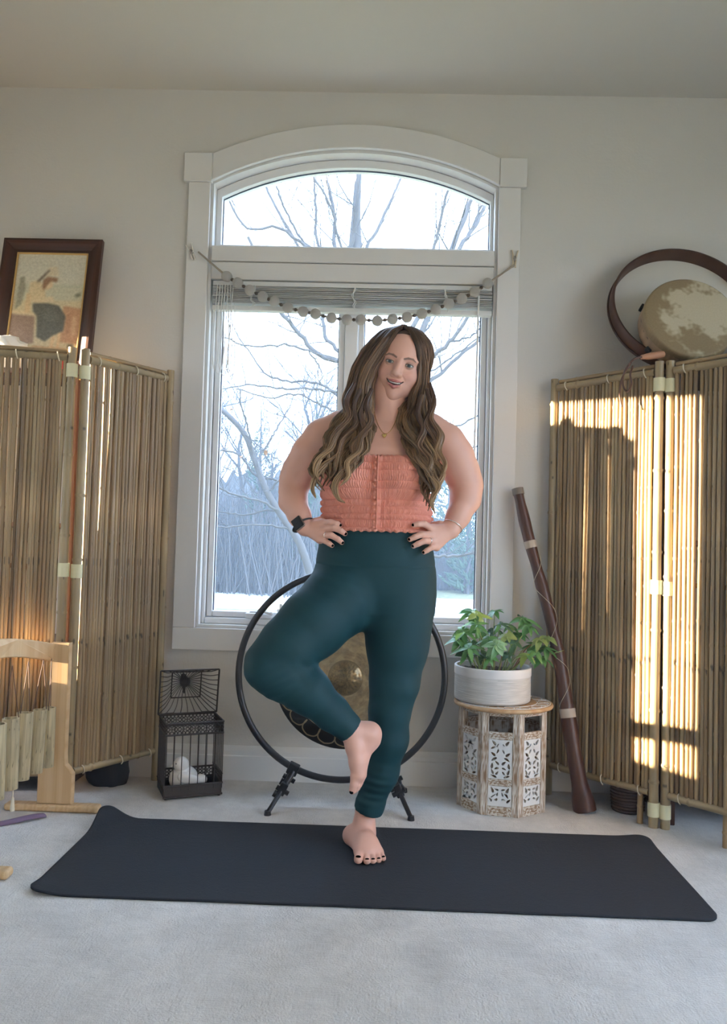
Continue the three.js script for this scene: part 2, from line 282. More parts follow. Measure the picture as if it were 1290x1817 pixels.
// ------------------------------------------------------------ framed picture leaning on the wall
{
  const W2 = 0.205, H = 0.585, f = thing('picture_frame', 'dark brown wooden picture frame with a faded print of a seated girl', 'picture', [-1.387, 1.616, 0.155], 0);
  f.rotation.x = -0.172;
  const th = 0.022, fw = 0.058;
  const bar = (len, m) => { const prof = poly([[0, 0], [fw, 0], [fw, 0.009], [fw - 0.012, 0.011], [0.022, 0.024], [0.012, 0.026], [0, 0.022]]); const s = []; return prof; };
  const side = (x0, y0, x1, y1, ang, len) => { // mitred moulding
    const g = extr(bar(), len, 0); const p = g.attributes.position; for (let i = 0; i < p.count; i++) { const u = p.getX(i), z = p.getZ(i); p.setZ(i, z < len / 2 ? u : len - u); } // mitre ends
    g.computeVertexNormals(); g.rotateY(0); const m = new THREE.Matrix4().makeBasis(V(-Math.sin(ang), Math.cos(ang), 0), V(0, 0, 1), V(Math.cos(ang), Math.sin(ang), 0)); m.setPosition(x0, y0, 0); return g.applyMatrix4(m);
  };
  obj('frame_rail', [side(-W2, 0, 0, 0, 0, 2 * W2)], M.darkwood, f); obj('frame_stile', [side(W2, 0, 0, 0, Math.PI / 2, H)], M.darkwood, f);
  obj('frame_rail', [side(W2, H, 0, 0, Math.PI, 2 * W2)], M.darkwood, f); obj('frame_stile', [side(-W2, H, 0, 0, -Math.PI / 2, H)], M.darkwood, f);
  M.gilt = mat({ color: C(0.55, 0.36, 0.13), roughness: 0.4, metalness: 0.3 });
  const i0 = fw - 0.001, l = 0.006; obj('gilt_liner', [rbox(-W2 + i0, -W2 + i0 + l, i0, H - i0, 0.003, 0.012, 0.002), rbox(W2 - i0 - l, W2 - i0, i0, H - i0, 0.003, 0.012, 0.002), rbox(-W2 + i0 + l, W2 - i0 - l, i0, i0 + l, 0.003, 0.012, 0.002), rbox(-W2 + i0 + l, W2 - i0 - l, H - i0 - l, H - i0, 0.003, 0.012, 0.002)], M.gilt, f);
  // faded print: pale sky, sand, an abstract seated figure in a dark skirt
  const cv = document.createElement('canvas'); cv.width = 128; cv.height = 200; const x = cv.getContext('2d'); x.scale(0.4, 0.4);
  x.fillStyle = '#c9c2ae'; x.fillRect(0, 0, 320, 500); x.fillStyle = '#cfcdbd'; x.fillRect(0, 0, 320, 150); x.fillStyle = '#bfc2ad'; x.fillRect(0, 150, 320, 16); x.fillStyle = '#c5c4ae'; x.fillRect(0, 166, 320, 60); x.fillStyle = '#d0c3a0'; x.fillRect(0, 226, 320, 274);
  const blob = (c, pts) => { x.fillStyle = c; x.beginPath(); pts.forEach(([a, b], i) => i ? x.lineTo(a, b) : x.moveTo(a, b)); x.closePath(); x.fill(); };
  blob('#8a6f62', [[0, 290], [110, 300], [118, 430], [0, 440]]); blob('#d9c5a0', [[0, 272], [120, 286], [120, 302], [0, 292]]);
  blob('#b98a68', [[235, 250], [320, 262], [320, 430], [230, 420]]); blob('#a97a5c', [[255, 290], [272, 285], [276, 380], [256, 382]]); blob('#c9a07c', [[282, 300], [300, 296], [302, 390], [284, 388]]);
  blob('#8c8a78', [[20, 120], [40, 110], [52, 170], [40, 250], [14, 270]]);
  blob('#d9c49c', [[70, 140], [110, 128], [140, 165], [150, 215], [92, 232], [66, 205]]); blob('#e0cba6', [[92, 218], [180, 205], [196, 232], [96, 246]]); blob('#d6b78c', [[58, 190], [80, 200], [86, 285], [60, 286]]);
  blob('#e1c6a0', [[138, 120], [170, 118], [176, 160], [150, 178], [134, 158]]); blob('#8b6248', [[128, 128], [146, 112], [196, 118], [190, 140], [166, 132], [150, 152], [136, 180], [128, 168]]); blob('#d8cbaf', [[118, 118], [150, 66], [186, 62], [198, 108], [150, 112]]); blob('#5e5247', [[96, 138], [150, 76], [156, 82], [112, 138]]);
  blob('#4a4e4b', [[92, 240], [160, 238], [214, 250], [250, 300], [246, 370], [200, 392], [168, 420], [128, 400], [118, 300], [98, 280]]); blob('#565a56', [[150, 258], [200, 264], [226, 310], [190, 330], [150, 312]]);
  blob('#e0bf94', [[196, 396], [214, 388], [206, 462], [188, 470]]); blob('#dcb98c', [[222, 380], [238, 372], [236, 452], [222, 456]]); blob('#b58a63', [[118, 440], [260, 450], [300, 500], [60, 500]]);
  x.fillStyle = '#5b5345'; x.fillRect(272, 430, 26, 18); blob('#6d7263', [[280, 196], [306, 184], [308, 204], [286, 212]]);
  const src = x.getImageData(0, 0, 128, 200).data, ct = dataTex(128, (u, v) => { const c = [0, 0, 0], i = Math.round(u * 128), j = Math.round((1 - v) * 200); let n = 0; for (let a = -2; a <= 2; a++) for (let b = -2; b <= 2; b++) { const k = (clamp(j + b, 0, 199) * 128 + clamp(i + a, 0, 127)) * 4; for (let q = 0; q < 3; q++) c[q] += src[k + q] / 255; n++; } const g = 0.05 * ns(u * 26, v * 40, 3) + 0.05 * ns(u * 60, v * 90, 5) + 0.03 * (rnd() - 0.5); return c.map((t, q) => lerp(t / n, [0.72, 0.67, 0.57][q], 0.22) + g); }, true, [1, 1], 200); ct.wrapS = ct.wrapT = THREE.ClampToEdgeWrapping;
  const pl = new THREE.PlaneGeometry(2 * (W2 - i0 - l) + 0.004, H - 2 * (i0 + l) + 0.004).translate(0, H / 2, 0.0045); obj('print', pl, mat({ map: ct, roughness: 0.75 }), f); 
  obj('backing_board', [box(-W2 + 0.03, W2 - 0.03, 0.03, H - 0.03, -0.004, 0.002)], M.darkwood, f);
}
// things in the sun on the shelf top, peeping over the screen
{
  M.whiteCloth = mat({ color: C(0.85, 0.83, 0.78), roughness: 0.95 });
  const g = new THREE.SphereGeometry(1, 40, 26), p = g.attributes.position; for (let i = 0; i < p.count; i++) { const v = V(p.getX(i), p.getY(i), p.getZ(i)), n = 1 + 0.22 * ns(v.x * 2.6 + 4, v.y * 2.6, v.z * 2.6) + 0.09 * ns(v.x * 7, v.y * 7 + 3, v.z * 7); v.multiplyScalar(n); p.setXYZ(i, v.x * 0.115, Math.max(v.y, -0.5) * 0.085, v.z * 0.05); } g.computeVertexNormals();
  g.computeBoundingBox(); g.translate(0, -g.boundingBox.min.y, 0);
  const o = tag(obj('folded_cloth', g, M.whiteCloth), 'sunlit crumpled white cloth lying over the screen in front of the picture', 'cloth'); o.position.set(-1.5, 1.6155, 0.235);
  const b = tag(obj('candle', [new THREE.CylinderGeometry(0.009, 0.009, 0.055, 14).translate(0, 0.0275, 0), new THREE.CylinderGeometry(0.001, 0.001, 0.008, 6).translate(0, 0.059, 0)], mat({ color: C(0.42, 0.02, 0.015), roughness: 0.4 })), 'small red candle standing in front of the framed picture', 'candle'); b.position.set(-1.255, 1.6155, 0.245);
}
// ------------------------------------------------------------ drums on the right
{
  const h = thing('frame_drum', 'large frame drum with brown hoop leaning on the wall, open side out', 'drum', [1.157, 1.667, 0.226], 0); h.rotation.x = -0.38;
  const R = 0.277; const ring = lathe([[R - 0.009, -0.033], [R, -0.033], [R + 0.001, 0], [R, 0.033], [R - 0.009, 0.033], [R - 0.01, 0], [R - 0.009, -0.033]], 96).rotateX(Math.PI / 2).translate(0, R, 0.03);
  M.hoop = mat({ map: woodTex([0.36, 0.24, 0.17], [0.29, 0.18, 0.12], 1, 9), roughness: 0.45 });
  obj('hoop', [ring], M.hoop, h); obj('hoop_band', [new THREE.TorusGeometry(R + 0.002, 0.005, 8, 96).translate(0, R, 0.005)], M.darkwood, h);
  lab(obj('drum_skin', [new THREE.CylinderGeometry(R - 0.003, R - 0.003, 0.002, 64).rotateX(Math.PI / 2).translate(0, R, 0.002)], mat({ color: C(0.72, 0.69, 0.62), roughness: 0.7 }), h), 'pale stretched skin at the back of the hoop');
  const d = thing('frame_drum', 'small frame drum with mottled tan hide skin and pale wooden shell', 'drum', [1.138, 1.684, 0.325], 0); d.rotation.set(-0.34, 0.02, 0);
  const r = 0.172, dp = 0.095; M.shell = mat({ color: C(0.60, 0.42, 0.27), map: T.bamboo, roughness: 0.5 });
  obj('shell', [lathe([[r - 0.008, -dp / 2], [r, -dp / 2], [r + 0.001, 0], [r, dp / 2 - 0.012], [r - 0.008, dp / 2 - 0.012], [r - 0.008, -dp / 2]], 72).rotateX(Math.PI / 2).translate(0, r, 0)], M.shell, d);
  const hide = dataTex(512, (u, v) => { const n1 = ns(u * 4 + 2, v * 4 + 7, 1.5) + 0.5 * ns(u * 9, v * 9, 4) + 0.3 * ns(u * 24, v * 24, 8); const t = smooth(-0.3, 0.28, n1 + (u - 0.42) * 1.5 - Math.abs(v - 0.55) * 1.3 + 0.12); const g = 0.02 * ns(u * 60, v * 60, 2); return [lerp(0.56, 0.76, t) + g, lerp(0.48, 0.71, t) + g, lerp(0.35, 0.60, t) + g]; }, true);
  const sk = lathe([[0.0001, dp / 2 - 0.004], [r * 0.6, dp / 2 - 0.004], [r - 0.006, dp / 2 - 0.004], [r + 0.0015, dp / 2 - 0.008], [r + 0.003, dp / 2 - 0.02], [r + 0.003, dp / 2 - 0.034], [r + 0.0005, dp / 2 - 0.036]], 72).rotateX(Math.PI / 2).translate(0, r, 0);
  { const p = sk.attributes.position, u = sk.attributes.uv; for (let i = 0; i < p.count; i++) u.setXY(i, 0.5 + p.getX(i) / (2.1 * r), 0.5 + (p.getY(i) - r) / (2.1 * r)); }
  lab(obj('drum_skin', [sk], mat({ map: hide, roughness: 0.55 }), d), 'mottled tan and cream hide');
  for (const a of [2.6, 3.75, 0.6]) lab(obj('tensioner', [rbox(-0.012, 0.012, -0.004, 0.008, -0.012, 0.012, 0.003).rotateZ(a - Math.PI / 2).translate(Math.cos(a) * (r + 0.004), r + Math.sin(a) * (r + 0.004), -0.036)], M.dark, d), 'black fitting');
  // beater lying over the screen top with its leather thong hanging down
  const b = thing('drum_beater', 'drum beater with leather-wrapped end and thong hanging over the screen', 'beater', [0.955, 1.668, 0.385]);
  M.leather = mat({ color: C(0.46, 0.22, 0.12), roughness: 0.6 }); M.thong = mat({ color: C(0.11, 0.06, 0.045), roughness: 0.7 });
  obj('handle', [tube([V(-0.03, 0.012, 0.02), V(0.0, 0.018, 0.012), V(0.035, 0.026, 0.0), V(0.058, 0.032, -0.008)], [0.008, 0.0125, 0.0135, 0.0115], 12)], M.leather, b);
  lab(obj('thong', [tube(curve([V(-0.03, 0.012, 0.022), V(-0.062, 0.0, 0.034), V(-0.085, -0.04, 0.0), V(-0.083, -0.085, -0.02), V(-0.07, -0.11, -0.01), V(-0.06, -0.085, 0.006), V(-0.065, -0.05, 0.006), V(-0.06, -0.02, 0.02)], 40), 0.0036, 6), tube(curve([V(-0.072, -0.012, 0.036), V(-0.092, -0.06, 0.0), V(-0.094, -0.12, -0.022), V(-0.088, -0.165, -0.014)], 24), 0.0034, 6)], M.thong, b), 'dark leather thong');
}
// ------------------------------------------------------------ gong and its hoop stand
{
  M.black = mat({ color: C(0.012, 0.012, 0.014), roughness: 0.33 });
  const c = V(-0.136, 0.481, 0.30), s = thing('gong_stand', 'black round hoop gong stand on short clamped legs below the window', 'gong stand', [c.x, 0, c.z]);
  const hp = []; for (let i = 0; i < 120; i++) { const a = i / 120 * Math.PI * 2; hp.push(V(Math.cos(a) * 0.385, c.y + Math.sin(a) * 0.385, 0)); }
  obj('hoop', [tube(hp, 0.0125, 12, { closed: true })], M.black, s);
  for (const sx of [-1, 1]) {
    const hx = sx > 0 ? 0.192 : -0.168, hy = c.y - Math.sqrt(0.385 ** 2 - hx * hx);
    for (const sz of [1, -1]) { const foot = V(hx + sx * (sz > 0 ? 0.075 : 0.06), 0.008, sz > 0 ? 0.128 : -0.20), top = V(hx, hy - 0.012, sz * 0.012);
      const l = obj('leg', [tube([top, top.clone().lerp(foot, 0.42)], 0.011, 10), tube([top.clone().lerp(foot, 0.38), foot], 0.0085, 10), new THREE.CylinderGeometry(0.011, 0.013, 0.016, 12).translate(foot.x, 0.008, foot.z)], M.black, s);
      const k = top.clone().lerp(foot, 0.42); obj('clamp', [rbox(-0.014, 0.014, -0.022, 0.022, -0.014, 0.014, 0.004).rotateZ(sx * 0.45).translate(k.x, k.y, k.z), new THREE.CylinderGeometry(0.009, 0.009, 0.05, 10).rotateZ(Math.PI / 2 + sx * 0.5).translate(k.x, k.y - 0.004, k.z + 0.006), new THREE.CylinderGeometry(0.013, 0.013, 0.014, 10).rotateZ(Math.PI / 2 + sx * 0.5).translate(k.x - 0.026, k.y - 0.004 + sx * 0.013, k.z + 0.006)], M.black, l); }
    obj('hoop_socket', [rbox(-0.02, 0.02, -0.024, 0.016, -0.02, 0.02, 0.004).rotateZ(sx * 0.42).translate(hx, hy, 0)], M.black, s);
  }
  for (const a of [1.90, 1.24]) obj('eye_hook', [new THREE.TorusGeometry(0.009, 0.003, 6, 14).translate(Math.cos(a) * 0.365, c.y + Math.sin(a) * 0.365, 0), rod(V(Math.cos(a) * 0.374, c.y + Math.sin(a) * 0.374, 0), V(Math.cos(a) * 0.356, c.y + Math.sin(a) * 0.356 - 0.004, 0), 0.004)], M.black, s);
  const R = 0.268, gc = V(-0.121, 0.4735, 0.30), g = thing('gong', 'round bronze gong with dark petal-patterned rim hanging in the hoop', 'gong', [gc.x, gc.y, gc.z]);
  const N = 1024, cv = document.createElement('canvas'); cv.width = cv.height = N; const x = cv.getContext('2d'); const cc = N / 2, U = N / 2 / (R * 1.02);
  x.fillStyle = '#b49c74'; x.fillRect(0, 0, N, N);
  for (let i = 0; i < 2600; i++) { const a = rnd() * 6.283, q = Math.sqrt(rnd()) * 0.22 * U, w = rr(6, 34); x.fillStyle = ['rgba(160,138,100,.14)', 'rgba(105,86,62,.13)', 'rgba(178,164,136,.12)', 'rgba(84,72,58,.10)'][i % 4]; x.beginPath(); x.ellipse(cc + Math.cos(a) * q, cc + Math.sin(a) * q, w, w * rr(0.3, 0.8), a + 1.57, 0, 6.283); x.fill(); }
  x.strokeStyle = '#2a2623'; x.lineWidth = 0.066 * U; x.beginPath(); x.arc(cc, cc, (R - 0.03) * U, 0, 6.283); x.stroke();
  x.strokeStyle = '#9a8868'; x.lineWidth = 0.0052 * U; const NP = 22;
  for (let i = 0; i < NP; i++) { const a0 = i / NP * 6.283, a1 = (i + 1) / NP * 6.283, am = (a0 + a1) / 2, P = (a, q) => [cc + Math.cos(a) * q * U, cc + Math.sin(a) * q * U]; x.beginPath(); x.moveTo(...P(a0, R - 0.058)); x.bezierCurveTo(...P(a0 - 0.02, R - 0.02), ...P(a0 + 0.05, R - 0.016), ...P(am, R - 0.012)); x.bezierCurveTo(...P(a1 - 0.05, R - 0.016), ...P(a1 + 0.02, R - 0.02), ...P(a1, R - 0.058)); x.stroke(); }
  x.fillStyle = '#7d6b4e'; x.beginPath(); x.arc(cc, cc, 0.066 * U, 0, 6.283); x.fill(); // hammered boss
  for (let i = 0; i < 900; i++) { const a = rnd() * 6.283, q = Math.sqrt(rnd()) * 0.058 * U; x.fillStyle = ['rgba(150,126,86,.25)', 'rgba(84,72,54,.22)'][i % 2]; x.beginPath(); x.ellipse(cc + Math.cos(a) * q, cc + Math.sin(a) * q, rr(3, 12), rr(3, 7), a, 0, 6.283); x.fill(); }
  const t = new THREE.CanvasTexture(cv); t.colorSpace = THREE.SRGBColorSpace;
  const hb = dataTex(256, (u, v) => { const h = 0.5 + 0.6 * tn(u, v, 22, 4) + 0.3 * tn(u, v, 50, 6); return [h, h, h]; }, false);
  M.gong = mat({ map: t, metalness: 0.6, roughness: 0.3, bumpMap: hb, bumpScale: 0.004 });
  const disc = lathe([[0.0001, 0.03], [0.02, 0.0285], [0.04, 0.0235], [0.056, 0.0145], [0.066, 0.006], [0.15, 0.006], [0.205, 0.003], [0.24, -0.002], [R - 0.004, -0.008], [R, -0.014], [R - 0.002, -0.04], [R - 0.006, -0.04], [R - 0.006, -0.012], [0.2, -0.002], [0.0001, 0.002]], 96).rotateX(Math.PI / 2);
  { const p = disc.attributes.position, u = disc.attributes.uv; for (let i = 0; i < p.count; i++) u.setXY(i, 0.5 + p.getX(i) / (2 * R * 1.02), 0.5 + p.getY(i) / (2 * R * 1.02)); }
  obj('disc', [disc], M.gong, g);
  for (const a of [1.95, 1.19]) obj('hanging_cord', [rod(V(Math.cos(a) * 0.258, Math.sin(a) * 0.258, -0.02), V(-0.015 + Math.cos(a) * 0.36, 0.0075 + Math.sin(a) * 0.36, -0.002), 0.003, 6)], M.thong, g);
}
// ------------------------------------------------------------ bird cage with its lid thrown back
{
  M.iron = mat({ color: C(0.055, 0.045, 0.04), roughness: 0.55, metalness: 0.35 });
  const A = V(-0.783, 0, 0.311), B = V(-0.59, 0, 0.227), ux = B.clone().sub(A), W2 = ux.length() + 0.006; const ang = -Math.atan2(ux.z, ux.x), D = 0.166;
  const g = thing('bird_cage', 'small rectangular dark wire bird cage with hinged lid thrown open', 'bird cage', [A.x, 0, A.z], ang); // local: x along the front, -z to the back
  const H0 = 0.006, tray = 0.05, r0 = 0.239, r1 = 0.281;
  obj('tray', [box(0, W2, H0, H0 + 0.004, -D, 0), box(0, W2, H0, tray, -0.003, 0), box(0, W2, H0, 0.03, -D, -D + 0.003), box(0, 0.003, H0, tray - 0.006, -D, 0), box(W2 - 0.003, W2, H0, tray, -D, 0), rod(V(-0.003, tray, 0.0), V(W2 + 0.003, tray, 0), 0.004), rod(V(-0.003, H0 + 0.003, 0.0), V(W2 + 0.003, H0 + 0.003, 0), 0.004), rod(V(W2, tray, 0.003), V(W2, tray, -D), 0.004), rod(V(0, tray - 0.004, 0.003), V(0, tray - 0.004, -D), 0.004)], M.iron, g);
  for (const [x, z] of [[0.008, -0.008], [W2 - 0.008, -0.008], [0.008, -D + 0.008], [W2 - 0.008, -D + 0.008]]) obj('foot', [new THREE.CylinderGeometry(0.006, 0.005, 0.0062, 8).translate(x, 0.0031, z)], M.iron, g);
  // filigree bands: a row of scroll rings between two wires
  const band = (a, b, y0, y1) => { const L = a.distanceTo(b), n = Math.round(L / 0.014), out = [rod(a.clone().setY(y0), b.clone().setY(y0), 0.0035), rod(a.clone().setY(y1), b.clone().setY(y1), 0.0035)]; const dir = b.clone().sub(a).normalize(), an = -Math.atan2(dir.z, dir.x), nr = Math.max(1, Math.round((y1 - y0) / 0.0135)); for (let i = 0; i < n; i++) for (let j = 0; j < nr; j++) { const p = a.clone().lerp(b, (i + 0.5) / n).setY(lerp(y0, y1, (j + 0.5) / nr)); out.push(new THREE.TorusGeometry((i % 3 == 1 && j == 1) ? 0.0035 : 0.0062, 0.0017, 5, 10).rotateY(an).translate(p.x, p.y, p.z)); } return out; };
  const c4 = [V(0, 0, 0), V(W2, 0, 0), V(W2, 0, -D), V(0, 0, -D)];
  for (let i = 0; i < 4; i++) obj('filigree_band', band(c4[i], c4[(i + 1) % 4], r0, r1), M.iron, g);
  obj('filigree_band', band(c4[1], c4[2], 0.052, 0.084), M.iron, g); obj('filigree_band', band(c4[2], c4[3], 0.034, 0.072), M.iron, g);
  for (let i = 0; i < 4; i++) { const n = i % 2 ? 8 : 7; for (let k = 0; k < n; k++) { const p = c4[i].clone().lerp(c4[(i + 1) % 4], k / n); obj('bar', [rod(p.clone().setY(tray - 0.02), p.clone().setY(r0 + 0.004), 0.0018, 5)], M.iron, g); } }
  // lid: a pagoda of curved wires, hinged on the back edge and leaning back on the wall
  const lid = new THREE.Group(); lid.name = 'lid'; g.add(lid); lid.position.set(W2 / 2, r1 + 0.004, -D + 0.002); lid.rotation.x = -1.34 + Math.PI; // local +z = away from the hinge when closed
  lid.rotation.set(-1.42, 0, 0);
  const hw = W2 / 2 - 0.002, ld = D - 0.004, tw = 0.042, t0 = ld * 0.30, t1 = ld * 0.78, th = 0.062, lw = (a, b, r = 0.0016) => rod(a, b, r, 5);
  const base = [V(-hw, 0, 0), V(hw, 0, 0), V(hw, 0, ld), V(-hw, 0, ld)], top = [V(-tw - 0.012, th, t0 - 0.01), V(tw + 0.012, th, t0 - 0.01), V(tw + 0.012, th, t1 + 0.01), V(-tw - 0.012, th, t1 + 0.01)], peak = V(0, th + 0.032, ld * 0.54);
  obj('lid_frame', [0, 1, 2, 3].map((i) => [rod(base[i], base[(i + 1) % 4], 0.0034, 6), rod(top[i], top[(i + 1) % 4], 0.0026, 6)]), M.iron, lid);
  const ribs = []; for (let i = 0; i < 4; i++) for (let k = 0; k <= 8; k++) { const t = k / 8, b = base[i].clone().lerp(base[(i + 1) % 4], t), q = top[i].clone().lerp(top[(i + 1) % 4], t), m = b.clone().lerp(q, 0.5); m.y -= 0.014; ribs.push(tube(curve([b, m, q], 8), 0.0016, 4)); const m2 = q.clone().lerp(peak, 0.55); m2.y += 0.007; ribs.push(tube(curve([q, m2, peak], 6), 0.0014, 4)); }
  obj('lid_wire', ribs, M.iron, lid);
  const bird = [new THREE.SphereGeometry(0.016, 12, 10).scale(1, 0.9, 1.35), new THREE.SphereGeometry(0.0105, 10, 8).translate(0, 0.013, 0.017), new THREE.ConeGeometry(0.003, 0.009, 6).rotateX(Math.PI / 2).translate(0, 0.013, 0.03), new THREE.SphereGeometry(0.009, 8, 6).scale(0.7, 0.35, 2.4).translate(0, 0.004, -0.028)].map((q) => q.rotateX(-0.4).translate(peak.x, peak.y + 0.017, peak.z));
  lab(obj('bird_finial', [bird, new THREE.CylinderGeometry(0.016, 0.02, 0.006, 14).translate(peak.x, peak.y, peak.z)], M.iron, lid), 'small dark bird on top of the lid'); lid.scale.setScalar(1.08);
  obj('hinge', [rod(V(0.02, r1 + 0.004, -D), V(0.055, r1 + 0.004, -D), 0.0045), rod(V(W2 - 0.055, r1 + 0.004, -D), V(W2 - 0.02, r1 + 0.004, -D), 0.0045)], M.iron, g);
  // white bird ornament standing in the tray
  M.porcelain = phys({ color: C(0.86, 0.82, 0.77), roughness: 0.35, clearcoat: 0.4 });
  const wp = V(W2 * 0.40, H0 + 0.0045, -D * 0.5).applyAxisAngle(V(0, 1, 0), ang).add(g.position);
  const b = thing('bird_ornament', 'white bird ornament sitting inside the wire bird cage', 'ornament', [wp.x, wp.y, wp.z], ang);
  const body = new THREE.SphereGeometry(0.05, 28, 20).scale(1.12, 0.95, 0.82), p = body.attributes.position; for (let i = 0; i < p.count; i++) { const x = p.getX(i), y = p.getY(i); if (x > 0) p.setY(i, y - x * x * 3.0 + 0.15 * x); if (y < -0.043) p.setY(i, -0.043); } body.computeVertexNormals(); body.translate(0, 0.043, 0);
  obj('body', [body, new THREE.SphereGeometry(0.03, 22, 16).translate(-0.012, 0.098, 0.006), new THREE.CylinderGeometry(0.022, 0.036, 0.04, 20).rotateZ(0.1).translate(-0.008, 0.078, 0.003)], M.porcelain, b);
  obj('beak', [new THREE.ConeGeometry(0.007, 0.02, 10).rotateZ(Math.PI / 2 + 0.2).translate(-0.046, 0.095, 0.008)], M.porcelain, b);
  obj('wing', [new THREE.SphereGeometry(0.03, 14, 10).scale(1.5, 0.8, 0.35).rotateZ(-0.35).translate(0.012, 0.05, 0.038)], M.porcelain, b); obj('tail', [new THREE.SphereGeometry(0.02, 14, 10).scale(1.4, 1.1, 1).translate(0.062, 0.034, 0.008)], M.porcelain, b);
  obj('eye', [ball(0.0028, V(-0.034, 0.106, 0.023), 8)], M.dark, b);
}

// ------------------------------------------------------------ carved side table
{
  const whitewash = (s) => dataTex(256, (u, v) => { const n = tn(u, v * 0.22, 26, s) + 0.7 * tn(u, v, 14, s + 3); const t = smooth(-0.3, 0.26, n), f = 0.03 * tn(u, v * 0.1, 120, s + 5); return [lerp(0.55, 0.83, t) + f, lerp(0.43, 0.80, t) + f, lerp(0.31, 0.75, t) + f]; }, true, [0.55, 1.3]);
  M.ww = mat({ map: whitewash(3), roughness: 0.7 }); M.wwPanel = mat({ color: C(0.74, 0.73, 0.70), roughness: 0.75 }); M.inner = M.ww;
  M.tan = mat({ map: woodTex([0.72, 0.55, 0.38], [0.80, 0.68, 0.52], 1, 7), roughness: 0.5 });
  const R = 0.176, ctr = V(0.484, 0, 0.192), t = thing('side_table', 'octagonal whitewashed wooden side table with pierced carved panels under the planter', 'table', [ctr.x, 0, ctr.z]);
  const Hb = 0.372, a0 = 0.205, side = 2 * R * Math.sin(Math.PI / 8), ap = R * Math.cos(Math.PI / 8);
  // carved insert: frame with leaf-shaped holes, mirrored left and right
  function carved(w, h, motifs) { const s = poly([[-w / 2, -h / 2], [w / 2, -h / 2], [w / 2, h / 2], [-w / 2, h / 2]]); for (const [cx, cy, l, wd, an] of motifs.map(([a, b, c, d, e]) => [a * 1.5, b * 1.1, c * 1.3, d * 1.4, e])) for (const sx of [-1, 1]) { const pts = []; for (let i = 0; i < 12; i++) { const q = i / 12 * 6.283, px = Math.cos(q) * l * (1 - 0.15 * Math.sin(q)), py = Math.sin(q) * wd * (1 - 0.35 * Math.cos(q)); const A = sx > 0 ? an : Math.PI - an, yy = sx > 0 ? py : -py; pts.push(new THREE.Vector2(sx * cx + px * Math.cos(A) - yy * Math.sin(A), cy + px * Math.sin(A) + yy * Math.cos(A))); } s.holes.push(new THREE.Path(pts)); } return extr(s, 0.007, 0.0008, 8); }
  const tall = carved(0.0855, 0.142, [[0.016, 0.053, 0.008, 0.0035, 0.9], [0.007, 0.044, 0.006, 0.0026, 2.0], [0.018, 0.037, 0.008, 0.003, -0.5], [0.0175, 0.016, 0.008, 0.0034, 0.7], [0.007, 0.025, 0.006, 0.0025, -1.1], [0.0155, 0.0, 0.009, 0.003, -0.6], [0.008, -0.012, 0.0075, 0.003, 0.8], [0.02, -0.022, 0.0075, 0.0032, 1.7], [0.009, -0.03, 0.006, 0.0026, -0.4], [0.019, -0.042, 0.008, 0.003, 1.2], [0.008, -0.046, 0.006, 0.0026, 2.2], [0.0155, -0.056, 0.009, 0.003, 0.35]]);
  const low = carved(0.0855, 0.073, [[0.018, 0.019, 0.009, 0.0035, 1.2], [0.008, 0.021, 0.006, 0.0026, 0.3], [0.016, 0.003, 0.009, 0.0034, -0.9], [0.006, 0.006, 0.0055, 0.0024, 1.9], [0.021, -0.014, 0.008, 0.003, 0.8], [0.0105, -0.014, 0.0075, 0.003, -0.7], [0.008, -0.024, 0.006, 0.0024, 0.2]]);
  const b = (x0, x1, y0, y1, z0 = -0.012, z1 = 0) => rbox(x0, x1, y0, y1, z0, z1, 0.002);
  const st = 0.024, s2 = side / 2;
  const frameG = join([b(-s2 + 0.001, -s2 + st, 0, Hb), b(s2 - st, s2 - 0.001, 0, Hb), b(-s2 + st, s2 - st, 0, 0.034), b(-s2 + st, s2 - st, 0.108, 0.132), b(-s2 + st, s2 - st, 0.275, 0.302), b(-s2 + st, s2 - st, 0.358, Hb)]);
  for (let i = 0; i < 8; i++) {
    const an = a0 + (i + 0.5) * Math.PI / 4, side_ = new THREE.Group(); side_.name = 'side_face'; t.add(side_); side_.position.set(Math.sin(an) * ap, 0, Math.cos(an) * ap); side_.rotation.y = an;
    obj('face_frame', frameG, M.ww, side_);
    const p1 = obj('carved_panel', tall, M.wwPanel, side_); p1.position.set(0, 0.2035, -0.0095); const p2 = obj('carved_panel', low, M.wwPanel, side_); p2.position.set(0, 0.071, -0.0095);
    obj('backing', [box(-s2 + 0.012, s2 - 0.012, 0.004, 0.285, -0.0165, -0.0145)], M.inner, side_);
  }
  for (let i = 0; i < 8; i++) { const an = a0 + i * Math.PI / 4; obj('corner_bead', [new THREE.CylinderGeometry(0.004, 0.004, Hb, 8).translate(Math.sin(an) * (R - 0.003), Hb / 2, Math.cos(an) * (R - 0.003))], M.ww, t); }
  obj('top', [lathe([[0.0001, Hb], [0.18, Hb], [0.187, Hb + 0.003], [0.189, Hb + 0.009], [0.186, Hb + 0.015], [0.18, Hb + 0.017], [0.0001, Hb + 0.017]], 64)], M.tan, t);
  const car = []; for (let k = 0; k < 16; k++) { const a = k / 16 * 6.283; car.push(new THREE.TorusGeometry(0.019, 0.0016, 5, 18).rotateX(Math.PI / 2).translate(Math.sin(a) * 0.152, Hb + 0.0172, Math.cos(a) * 0.152), new THREE.TorusGeometry(0.009, 0.0014, 5, 12).rotateX(Math.PI / 2).translate(Math.sin(a + 0.196) * 0.163, Hb + 0.0172, Math.cos(a + 0.196) * 0.163)); }
  obj('top_carving', [car, new THREE.TorusGeometry(0.128, 0.0016, 5, 64).rotateX(Math.PI / 2).translate(0, Hb + 0.0172, 0), new THREE.TorusGeometry(0.177, 0.0016, 5, 64).rotateX(Math.PI / 2).translate(0, Hb + 0.0172, 0)], M.wwPanel, t);
}
